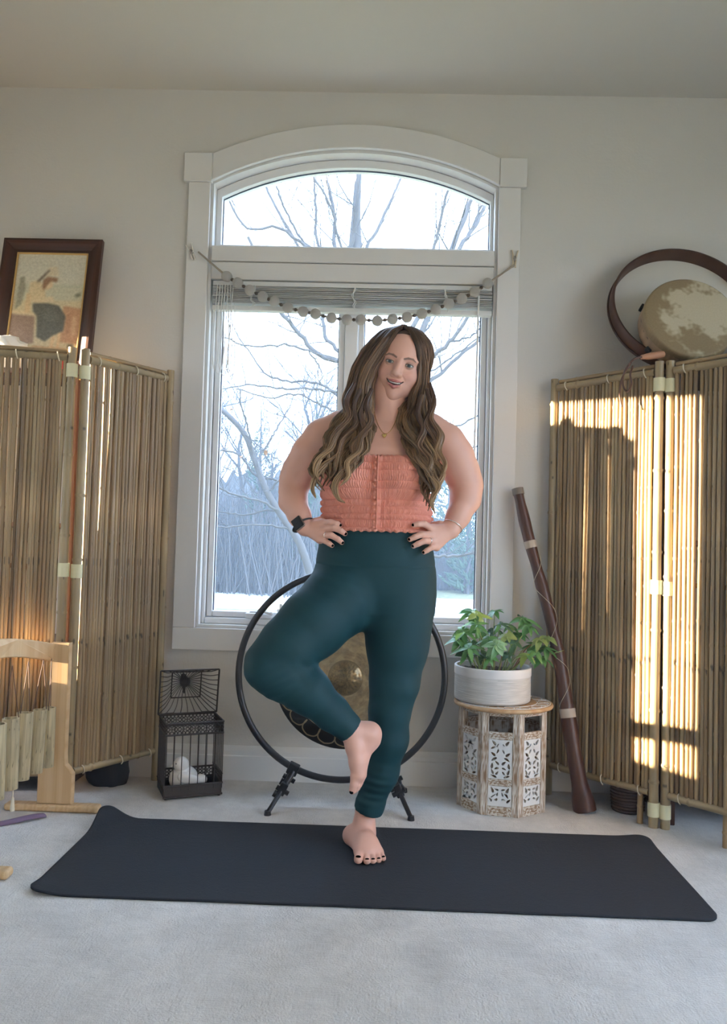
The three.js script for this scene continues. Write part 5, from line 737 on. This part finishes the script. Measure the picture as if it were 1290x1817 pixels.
{
  const P = thing('person', 'woman in coral top and dark teal leggings balancing on one leg, hands on hips', 'person', [pz(650, 1500, 0.73).x, 0.0085, 0.74]), off = P.position;
  const put = (name, geo, m, l) => { const g = Array.isArray(geo) ? join(geo) : geo; g.translate(-off.x, -off.y, -off.z); const o = obj(name, g, m, P); if (l) lab(o, l); return o; };
  M.skin = phys({ vertexColors: true, roughness: 0.48, sheen: 0.15, sheenColor: C(0.9, 0.6, 0.5) });
  const plain = () => skinC;
  const pieces = [];
  pieces.push(netMesh(bodyD, V(-0.34, 0.93, 0.58), V(0.40, 1.56, 0.93), 0.0065, plain));
  for (const [h, arm] of [[handR, armR], [handL, armL]]) { const w = pz(...h.wrist.slice(0, 3)), f = (x, y, z) => smin(h.d(x, y, z), segsD(x, y, z, arm.slice(-2), 0.02), 0.01), s = h === handR ? 1 : -1; const x0 = s > 0 ? w.x - 0.05 : w.x - 0.16, x1 = s > 0 ? w.x + 0.16 : w.x + 0.05; pieces.push(netMesh(f, V(x0, w.y - 0.09, 0.73), V(x1, w.y + 0.055, 0.89), 0.0023, plain)); }
  pieces.push(netMesh(footS.d, V(-0.12, 0.004, 0.65), V(0.06, 0.135, 0.90), 0.0028, plain));
  { const c = pz(635, 1330, 0.89); pieces.push(netMesh(footR.d, V(c.x - 0.085, c.y - 0.15, 0.81), V(c.x + 0.1, c.y + 0.105, 0.96), 0.0026, plain)); }
  { const hg = netMesh(faceD, V(-0.09, -0.125, -0.115), V(0.09, 0.122, 0.115), 0.0018, faceColor); hg.applyQuaternion(headQ).translate(headP.x, headP.y, headP.z); pieces.push(hg); }
  put('body', pieces, M.skin);
  // eyes
  M.eyeWhite = phys({ color: C(0.70, 0.68, 0.66), roughness: 0.15 }); M.iris = phys({ color: C(0.10, 0.14, 0.15), roughness: 0.15 }); M.lash = mat({ color: C(0.02, 0.015, 0.012), roughness: 0.7 });
  const gaze = V(0.03, -0.02, 1).normalize();
  const hp = (g) => g.applyQuaternion(headQ).translate(headP.x, headP.y, headP.z);
  for (const e of eyes) {
    const o = put('eye', [hp(new THREE.SphereGeometry(0.0128, 24, 18).translate(e.x, e.y, e.z))], M.eyeWhite); const c = V(e.x, e.y, e.z).addScaledVector(gaze, 0.0122);
    const ir = hp(new THREE.SphereGeometry(0.0058, 18, 12).scale(1, 1, 0.28).translate(c.x, c.y, c.z)), pu = hp(new THREE.SphereGeometry(0.0026, 12, 8).scale(1, 1, 0.3).translate(c.x, c.y, c.z + 0.0013)); ir.translate(-off.x, -off.y, -off.z); pu.translate(-off.x, -off.y, -off.z); obj('iris', ir, M.iris, o); obj('pupil', pu, M.dark, o);
    const lash = []; for (let i = 0; i <= 10; i++) { const x = lerp(-0.0132, 0.0132, i / 10), y = 0.0004 + 0.0042 * Math.sqrt(Math.max(0, 1 - (x / 0.0134) ** 2)); lash.push(V(e.x + x, e.y + y, e.z + Math.sqrt(Math.max(0, 0.0149 ** 2 - x * x - y * y)))); } put('eyelashes', [hp(tube(lash, 0.0009, 6))], M.lash);
    const low = []; for (let i = 0; i <= 10; i++) { const x = lerp(-0.0125, 0.0125, i / 10), y = 0.0004 - 0.0041 * Math.sqrt(Math.max(0, 1 - (x / 0.0134) ** 2)); low.push(V(e.x + x, e.y + y, e.z + Math.sqrt(Math.max(0, 0.0145 ** 2 - x * x - y * y)))); } put('eyelashes', [hp(tube(low, 0.00045, 5))], M.lash);
  }
  // upper teeth
  { const tg = []; for (let i = -4; i <= 4; i++) { const a = i * 0.0052, z = 0.0800 - a * a * 22; tg.push(new RoundedBoxGeometry(0.0055, 0.0092, 0.004, 2, 0.0012).rotateY(a * 36).translate(a, -0.0672 + MY + a * a * 9, z)); } put('teeth', [hp(join(tg))], phys({ color: C(0.80, 0.78, 0.74), roughness: 0.2 })); }
  // nails
  M.nail = phys({ color: C(0.045, 0.008, 0.014), roughness: 0.15, clearcoat: 0.6 });
  const nail = (name, a, b, up, r, len) => { const d = b.clone().sub(a).normalize(), n = up.clone().addScaledVector(d, -up.dot(d)).normalize(), s = d.clone().cross(n), g = new THREE.SphereGeometry(1, 12, 8).scale(r * 0.62, r * 0.26, len * 0.9), m = new THREE.Matrix4().makeBasis(s, n, d).setPosition(b.clone().addScaledVector(n, r * 0.78).addScaledVector(d, r * 0.25)); put(name, [g.applyMatrix4(m)], M.nail); };
  for (const h of [handR, handL]) { for (const f of [...h.fingers, h.thumb]) { const [a, b] = [f[2], f[3]].map((q) => pz(q[0], q[1], q[2])); nail('fingernail', a, b, f === h.thumb ? V(0, 0.6, 0.6) : V(0, 0.25, 1), rpx(f[3][3], 0.85), 0.005); } }
  footS.toes.forEach((s, i) => { const a = V(s[0], s[1], s[2]), b = V(s[0] + s[8], s[1] + s[9], s[2] + s[10]); nail('toenail', a, b, V(0, 1, 0.35), s[6] + s[7], i ? 0.0042 : 0.0065); });
  { const t = footR.toes[0], s = t[t.length - 1], a = V(s[0], s[1], s[2]), b = V(s[0] + s[8], s[1] + s[9], s[2] + s[10]); nail('toenail', a, b, V(-0.35, -0.1, 1), s[6] + s[7], 0.0065); }

  // leggings
  const yWaist = pz(667, 926, 0.85).y, hemS = pz(657, 1440, 0.72), hemR = pz(621, 1296, 0.885); const dS = pz(646, 1462, 0.712).sub(pz(675, 1370, 0.733)).normalize(), dR = pz(630, 1303, 0.88).sub(pz(590, 1266, 0.895)).normalize();
  const seamY = pz(667, 1008, 0.86).y;
  const legF = (x, y, z) => { const cS = (x - hemS.x) * dS.x + (y - hemS.y) * dS.y + (z - hemS.z) * dS.z, cR = (x - hemR.x) * dR.x + (y - hemR.y) * dR.y + (z - hemR.z) * dR.z; let d = legD(x, y, z, cS, Math.hypot(x - hemR.x, y - hemR.y, z - hemR.z) < 0.2 ? cR : -1) - 0.0035; d = Math.max(d, y - yWaist); d += 0.0022 * Math.exp(-(((y - seamY - 0.25 * (x + 0.02) * (x + 0.02)) / 0.003) ** 2)); 
    const wr = (cx, cy, cz, dx, dy, amp, fr, rad) => { const X = x - cx, Y = y - cy, Z = z - cz, r2 = (X * X + Y * Y + Z * Z) / (rad * rad); if (r2 < 4) d += amp * Math.exp(-r2) * Math.sin((X * dx + Y * dy) * fr); };
    wr(wk[0].x, wk[0].y, wk[0].z, 0.35, 1, 0.003, 190, 0.06); wr(wk[1].x, wk[1].y, wk[1].z, -0.5, 1, 0.0026, 210, 0.055); wr(wk[2].x, wk[2].y, wk[2].z, 0.15, 1, 0.0022, 240, 0.06); wr(wk[3].x, wk[3].y, wk[3].z, 0.8, 0.6, 0.002, 200, 0.05);
    return d; };
  const wk = [pz(600, 1050, 0.84), pz(500, 1205, 0.95), pz(660, 1395, 0.76), pz(545, 1190, 0.93)];
  M.leggings = phys({ color: C(0.007, 0.044, 0.054), roughness: 0.65, specularIntensity: 0.6, sheen: 0.15, sheenRoughness: 0.5, sheenColor: C(0.06, 0.18, 0.21) });
  put('leggings', netMesh(legF, V(-0.40, 0.10, 0.55), V(0.24, 1.05, 1.03), 0.0055), M.leggings, 'dark teal high-waisted leggings');

  // shirred coral top: gathers between elastic rows
  {
    const y0 = pz(667, 944, 0.85).y, y1 = pz(667, 806, 0.86).y, NT = 900, NV = 150, pos = [], idx = []; const bands = [0.0, 0.055, 0.16, 0.235, 0.335, 0.42, 0.56, 0.66, 0.80, 0.90, 1.0];
    const ax = torsoAt((y0 + y1) / 2), cx = ax[0], cz = 0.745;
    for (let j = 0; j <= NV; j++) {
      const v = j / NV; for (let i = 0; i < NT; i++) {
        const th = i / NT * Math.PI * 2, sx = Math.sin(th), cz_ = Math.cos(th), front = smooth(0.1, 0.9, cz_);
        let y = lerp(y0, y1, v); if (v > 0.9) y += (v - 0.9) * 10 * (0.002 * Math.sin(th * 46 + 3 * ns(th * 5, 1, 2)) + 0.006 * (1 - front)); if (v < 0.1) y -= (0.1 - v) * 10 * 0.003 * (Math.sin(th * 34 + 1 + 4 * ns(th * 4, 2, 6)) * (0.6 + ns(th * 7, 5, 1)) - 0.3);
        let r = 0.34, f = 1; for (let k = 0; k < 34 && f > 0.0004; k++) { f = torsoD(cx + sx * r, y, cz + cz_ * r); r -= f * 0.85; }
        let b = 0; for (let k = 0; k < bands.length - 1; k++) if (v >= bands[k] && v <= bands[k + 1]) b = Math.sin(Math.PI * (v - bands[k]) / (bands[k + 1] - bands[k])); const puff = Math.pow(b, 0.6);
        const xx = sx * r, plk = smooth(0.012, 0.007, Math.abs(cx + xx - (cx + 0.004))) * front, w1 = th * 150 + 2.2 * ns(th * 9, v * 5, 1) + 3 * ns(th * 3, v * 14, 4), g = Math.sin(w1) * 0.6 + 0.4 * Math.sin(th * 211 + 4 * ns(th * 12, v * 8, 7)), flare = v < 0.055 ? (0.055 - v) * 0.09 : 0;
        r += 0.0055 + 0.0080 * puff + (1 - plk) * (0.0025 * g * (0.45 + 0.55 * puff) + 0.0012 * ns(th * 20, v * 30, 2)) + plk * 0.002 + flare * (1 + 0.6 * Math.sin(th * 34 + 1 + 4 * ns(th * 4, 2, 6)));
        if (v > 0.985) r -= (v - 0.985) / 0.015 * 0.008;
        pos.push(cx + sx * r, y, cz + cz_ * r);
      }
    }
    for (let j = 0; j < NV; j++) for (let i = 0; i < NT; i++) { const a = j * NT + i, b = j * NT + (i + 1) % NT; idx.push(a, b, a + NT, b, b + NT, a + NT); }
    const g = new THREE.BufferGeometry(); g.setAttribute('position', new THREE.Float32BufferAttribute(pos, 3)); g.setIndex(idx); g.computeVertexNormals();
    M.coral = mat({ color: C(0.80, 0.33, 0.245), roughness: 0.85, side: THREE.DoubleSide }); const top = put('top', g, M.coral, 'strapless coral top gathered in elastic rows');
    const zAt = (x, y) => { let z = 1.1, f = 1; for (let k = 0; k < 50 && f > 0.0004; k++) { f = torsoD(x, y, z) - 0.0155; z -= f * 0.8; } return z; };
    for (let k = 0; k < 13; k++) { const y = lerp(y0 + 0.014, y1 - 0.008, k / 12), x = cx - 0.003; const b = new THREE.SphereGeometry(0.0042, 10, 8).scale(1, 1, 0.6).translate(x - off.x, y - off.y, zAt(x, y) - off.z + 0.002); obj('button', b, M.coral, top); }
    { const q = []; for (let k = 0; k <= 30; k++) { const y = lerp(y0 + 0.008, y1 - 0.004, k / 30), x = cx + 0.005; q.push(V(x, y, zAt(x, y) + 0.0015).sub(off)); } obj('placket', [tube(q, 0.005, 8, { sq: 0.35, up: V(1, 0, 0) })], M.coral, top); }
  }
  // jewellery
  M.gold = mat({ color: C(0.78, 0.55, 0.22), metalness: 1, roughness: 0.25 }); M.silver = mat({ color: C(0.80, 0.78, 0.75), metalness: 1, roughness: 0.25 });
  const skinZ = (x, y, d = 0.0015) => { let z = 1.05, f = 1; for (let k = 0; k < 60 && f > 0.0003; k++) { f = bodyD(x, y, z) - d; z -= f * 0.8; } return z; };
  { const q = [], a = pz(664, 728, 0.8), b = pz(707, 728, 0.8), m = pz(682, 770, 0.82); for (let i = 0; i <= 24; i++) { const t = i / 24, x = lerp(a.x, b.x, t), y = lerp(a.y, m.y, Math.pow(Math.sin(Math.PI * t), 0.75)); q.push(V(x, y, skinZ(x, y))); } const n = put('necklace', [tube(q, 0.0009, 5)], M.gold, 'thin gold chain');
    const hs = new THREE.Shape(); hs.moveTo(0, -0.008); hs.bezierCurveTo(-0.012, 0.001, -0.008, 0.009, 0, 0.004); hs.bezierCurveTo(0.008, 0.009, 0.012, 0.001, 0, -0.008); const z = skinZ(m.x, m.y - 0.004); const hg = extr(hs, 0.003, 0.0006).translate(m.x - off.x, m.y - 0.006 - off.y, z - off.z + 0.0005); lab(obj('pendant', hg, M.gold, n), 'gold heart pendant'); }
  const ringAt = (a, b, R, r, m, name, l, sc = 1) => { const d = b.clone().sub(a).normalize(), g = new THREE.TorusGeometry(R, r, 8, 36); g.applyQuaternion(new THREE.Quaternion().setFromUnitVectors(V(0, 0, 1), d)).translate(a.x, a.y, a.z); return put(name, [g], m, l); };
  for (const h of [handR, handL]) { const f = h.fingers[2], a = pz(f[0][0], f[0][1], f[0][2]), b = pz(f[1][0], f[1][1], f[1][2]), c = a.clone().lerp(b, 0.45); ringAt(c, b, rpx(6.3, 0.84), 0.0013, M.silver, 'ring', 'silver ring'); }
  { const a = pz(803, 934, 0.782), b = pz(812, 918, 0.766); ringAt(a, b, 0.0325, 0.0016, M.silver, 'bracelet', 'thin silver bracelet'); }
  { // square dark watch on the wrist
    const a = pz(538, 932, 0.783), b = pz(545, 944, 0.793), d = b.clone().sub(a).normalize(), n = V(-0.42, 0.15, 0.9); n.addScaledVector(d, -n.dot(d)).normalize(); const s = d.clone().cross(n), m = new THREE.Matrix4().makeBasis(s, d, n).setPosition(a), bandPts = []; for (let i = 0; i < 40; i++) { const t = i / 40 * 6.2832; bandPts.push(V(Math.cos(t) * 0.0295, 0, Math.sin(t) * 0.0295)); }
    const g = tube(bandPts, 0.0095, 10, { closed: true, sq: 0.22, up: V(0, 1, 0) }); M.watch = mat({ color: C(0.02, 0.018, 0.018), roughness: 0.45 }); const w = put('wristwatch', [g.applyMatrix4(m)], M.watch, 'dark square wristwatch'); const cs = rbox(-0.0185, 0.0185, -0.0205, 0.0205, 0.027, 0.037, 0.007, 3).applyMatrix4(m).translate(-off.x, -off.y, -off.z); lab(obj('watch_case', cs, mat({ color: C(0.42, 0.33, 0.28), metalness: 0.8, roughness: 0.3 }), w), 'rose metal case'); const sc = rbox(-0.0168, 0.0168, -0.0188, 0.0188, 0.0365, 0.0382, 0.004, 2).applyMatrix4(m).translate(-off.x, -off.y, -off.z); lab(obj('watch_face', sc, phys({ color: C(0.012, 0.012, 0.014), roughness: 0.1 }), w), 'black screen');
  }
  // hair: a scalp cap plus long wavy locks falling over both shoulders
  {
    const sm = (list, y) => { let i = 0; while (i < list.length - 2 && y > list[i + 1][0]) i++; const a = list[i], b = list[i + 1], t = clamp((y - a[0]) / (b[0] - a[0])); return a.map((v, k) => lerp(v, b[k], t)); };
    // row, inner x, outer x, front depth, back depth
    const LH = [[577, 714, 709, 0.80, 0.70], [582, 712, 691, 0.81, 0.695], [590, 709, 675, 0.825, 0.69], [600, 704, 664, 0.835, 0.69], [622, 689, 644, 0.84, 0.68], [650, 671, 630, 0.835, 0.68], [680, 660, 622, 0.83, 0.68], [705, 657, 616, 0.825, 0.69], [735, 656, 609, 0.835, 0.71], [765, 656, 592, 0.85, 0.76], [800, 648, 565, 0.875, 0.815], [830, 626, 556, 0.895, 0.835], [860, 606, 558, 0.90, 0.84], [880, 602, 572, 0.90, 0.85]];
    const RH = [[577, 716, 720, 0.80, 0.70], [582, 720, 730, 0.81, 0.695], [590, 725, 738, 0.82, 0.69], [600, 730, 745, 0.83, 0.69], [622, 738, 752, 0.835, 0.68], [650, 741, 758, 0.825, 0.68], [680, 740, 757, 0.815, 0.68], [705, 726, 759, 0.80, 0.69], [735, 712, 761, 0.81, 0.71], [765, 713, 764, 0.845, 0.76], [800, 730, 774, 0.87, 0.81], [835, 748, 778, 0.89, 0.835], [870, 755, 774, 0.895, 0.84], [908, 761, 767, 0.895, 0.85]];
    const strands = [], roots = [], cols = [];
    const root = [0.088, 0.046, 0.029], mid = [0.20, 0.112, 0.060], tip = [0.48, 0.31, 0.16];
    function colour(g, t, tone) { const n = g.attributes.position.count, c = new Float32Array(n * 3), per = n; return c; }
    const pushOut = (p) => { const l = toHead(p.x, p.y, p.z), e = [0.0825, 0.0925, 0.104], q = Math.hypot(l.x / e[0], (l.y - 0.032) / e[1], (l.z + 0.014) / e[2]); if (q < 1 && l.y > -0.05) { l.x /= q; l.y = 0.032 + (l.y - 0.032) / q; l.z = -0.014 + (l.z + 0.014) / q; return l.applyQuaternion(headQ).add(headP); } return p; };
    const outBody = (p) => { for (let k = 0; k < 4; k++) { const f = Math.min(bodyD(p.x, p.y, p.z), torsoD(p.x, p.y, p.z) - 0.010); if (f > 0.006) break; p.z += (0.0065 - f); } return p; };
    function addStrand(pts, r, sides, tone, blond) { const g = tube(pts, (t) => r * (0.75 + 0.5 * Math.sin(Math.PI * Math.min(1, t * 1.15)) ) * (t > 0.9 ? lerp(1, 0.25, (t - 0.9) / 0.1) : 1), sides, { caps: false }); const n = pts.length, c = new Float32Array(g.attributes.position.count * 3); for (let i = 0; i < n; i++) { const t = i / (n - 1), k = t < 0.45 ? root.map((v, q) => lerp(v, mid[q], smooth(0.05, 0.45, t) * (0.6 + 0.4 * blond))) : mid.map((v, q) => lerp(v, tip[q], smooth(0.42, 0.85, t) * blond)); for (let s = 0; s <= sides; s++) for (let q = 0; q < 3; q++) c[((i * (sides + 1)) + s) * 3 + q] = k[q] * tone; } g.setAttribute('color', new THREE.BufferAttribute(c, 3)); g.deleteAttribute('uv'); strands.push(g); }
    for (const [H, N, sgn] of [[LH, 66, -1], [RH, 52, 1]]) for (let i = 0; i < N; i++) {
      const s = (i % 13 + 0.5 + rr(-0.4, 0.4)) / 13, w = Math.pow((Math.floor(i / 13) + rnd()) / (N / 13), 0.9), yEnd = lerp(H[H.length - 1][0] - 46, H[H.length - 1][0], rnd()) - w * 34, ph = s * 5 + w * 3 + rr(-0.5, 0.5), wl = rr(60, 76), amp = rr(6, 13), blond = rr(0.25, 0.85) * (1 - 0.55 * w), guide = [];
      for (let k = 0; k <= 44; k++) { const t = k / 44, y = lerp(577, yEnd, Math.pow(t, 1.5)), q = sm(H, y); const grow = smooth(660, 790, y), a = (y - 640) / wl * 6.2832 + ph; let x = lerp(q[1], q[2], s) + sgn * 0 + grow * amp * Math.sin(a) * 0.8, z = lerp(q[3], q[4], w) + grow * 0.010 * Math.cos(a); if (y < 612) { x = lerp(lerp(713, 720, 0.5) + sgn * 1, x, smooth(576, 587, y)); z = lerp(lerp(0.80, 0.69, w), z, smooth(577, 605, y)); } guide.push(outBody(pushOut(pz(x, y, z)))); }
      const ns_ = 15, tone0 = rr(0.6, 1.15) * (sgn > 0 ? 0.85 : 1);
      addStrand(guide, 0.0075, 6, tone0 * 0.62, blond * 0.8);
      for (let j = 0; j < ns_; j++) { const a = rnd() * 6.283, q = Math.sqrt(rnd()) * 0.0105, jit = rr(0, 3), pts = guide.map((p, k) => { const t = k / 44, sp = q * lerp(0.65, 1.15, smooth(0, 0.6, t)) * (1 - 0.55 * smooth(0.75, 1, t)), tw = a + t * 3; return pushOut(p.clone().add(V(Math.cos(tw) * sp + 0.0015 * Math.sin(t * 20 + jit), 0, Math.sin(tw) * sp))); }); addStrand(pts.slice(0, 45 - Math.floor(rnd() * 5)), rr(0.0011, 0.0019), 4, tone0 * rr(0.75, 1.35), clamp(blond * rr(0.6, 1.3), 0, 1)); }
    }
    // loose curls in front
    for (const [z0, z1, ...q] of [[0.85, 0.90, [640, 690], [628, 722], [632, 752], [606, 780], [600, 806], [578, 822], [562, 842], [554, 866], [560, 884]], [0.86, 0.91, [652, 700], [640, 735], [648, 765], [626, 790], [630, 815], [606, 838], [594, 862], [600, 884], [612, 892]], [0.85, 0.905, [630, 680], [615, 712], [620, 740], [596, 770], [586, 796], [566, 815], [560, 836], [566, 852]], [0.86, 0.91, [660, 690], [650, 720], [658, 748], [640, 775], [636, 800], [616, 820], [618, 845], [604, 862]], [0.84, 0.90, [757, 690], [764, 725], [756, 752], [776, 785], [768, 812], [786, 838], [774, 866], [766, 890], [772, 912]], [0.84, 0.905, [748, 700], [742, 735], [752, 762], [744, 790], [764, 815], [762, 842], [778, 862], [768, 886]], [0.83, 0.90, [762, 680], [770, 712], [764, 742], [782, 772], [778, 800], [790, 822], [786, 845]]]) {
      const guide = curve(q.map(([x, y], i) => pz(x, y, lerp(z0, z1, i / (q.length - 1)))), 44).map((p) => outBody(p)); const tone0 = rr(0.85, 1.15), bl = rr(0.65, 1);
      addStrand(guide, 0.0085, 8, tone0 * 0.7, bl * 0.8);
      for (let j = 0; j < 22; j++) { const a = rnd() * 6.283, r = Math.sqrt(rnd()) * 0.0105, pts = guide.map((p, k) => { const t = k / 44, sp = r * (0.5 + 0.6 * smooth(0, 0.35, t)) * (1 - 0.6 * smooth(0.7, 1, t)), tw = a + t * 4; return p.clone().add(V(Math.cos(tw) * sp, 0, Math.sin(tw) * sp + 0.002)); }); addStrand(pts.slice(0, 45 - Math.floor(rnd() * 5)), rr(0.0011, 0.0019), 4, tone0 * rr(0.75, 1.35), clamp(bl * rr(0.7, 1.3), 0, 1)); }
    }
    const cap = netMesh((x, y, z) => { let d = elD(x, y, z, [0, 0.034, -0.016, 0.0785, 0.0875, 0.099]); d = smin(d, elD(x, y, z, [0, -0.03, -0.05, 0.072, 0.07, 0.06]), 0.03); const face = elD(x, y, z, [0.006, -0.045, 0.085, 0.062, 0.118, 0.062]); return smax(d, -face, 0.006); }, V(-0.1, -0.12, -0.13), V(0.1, 0.135, 0.1), 0.004, () => root.map((v) => v * 0.9)); hp(cap);
    put('hair', [prep(cap), ...strands], phys({ vertexColors: true, roughness: 0.42, sheen: 0.3, sheenColor: C(0.5, 0.38, 0.25) }), 'long wavy brown hair with blond ends');
  }
}
renderer.render(scene, camera);
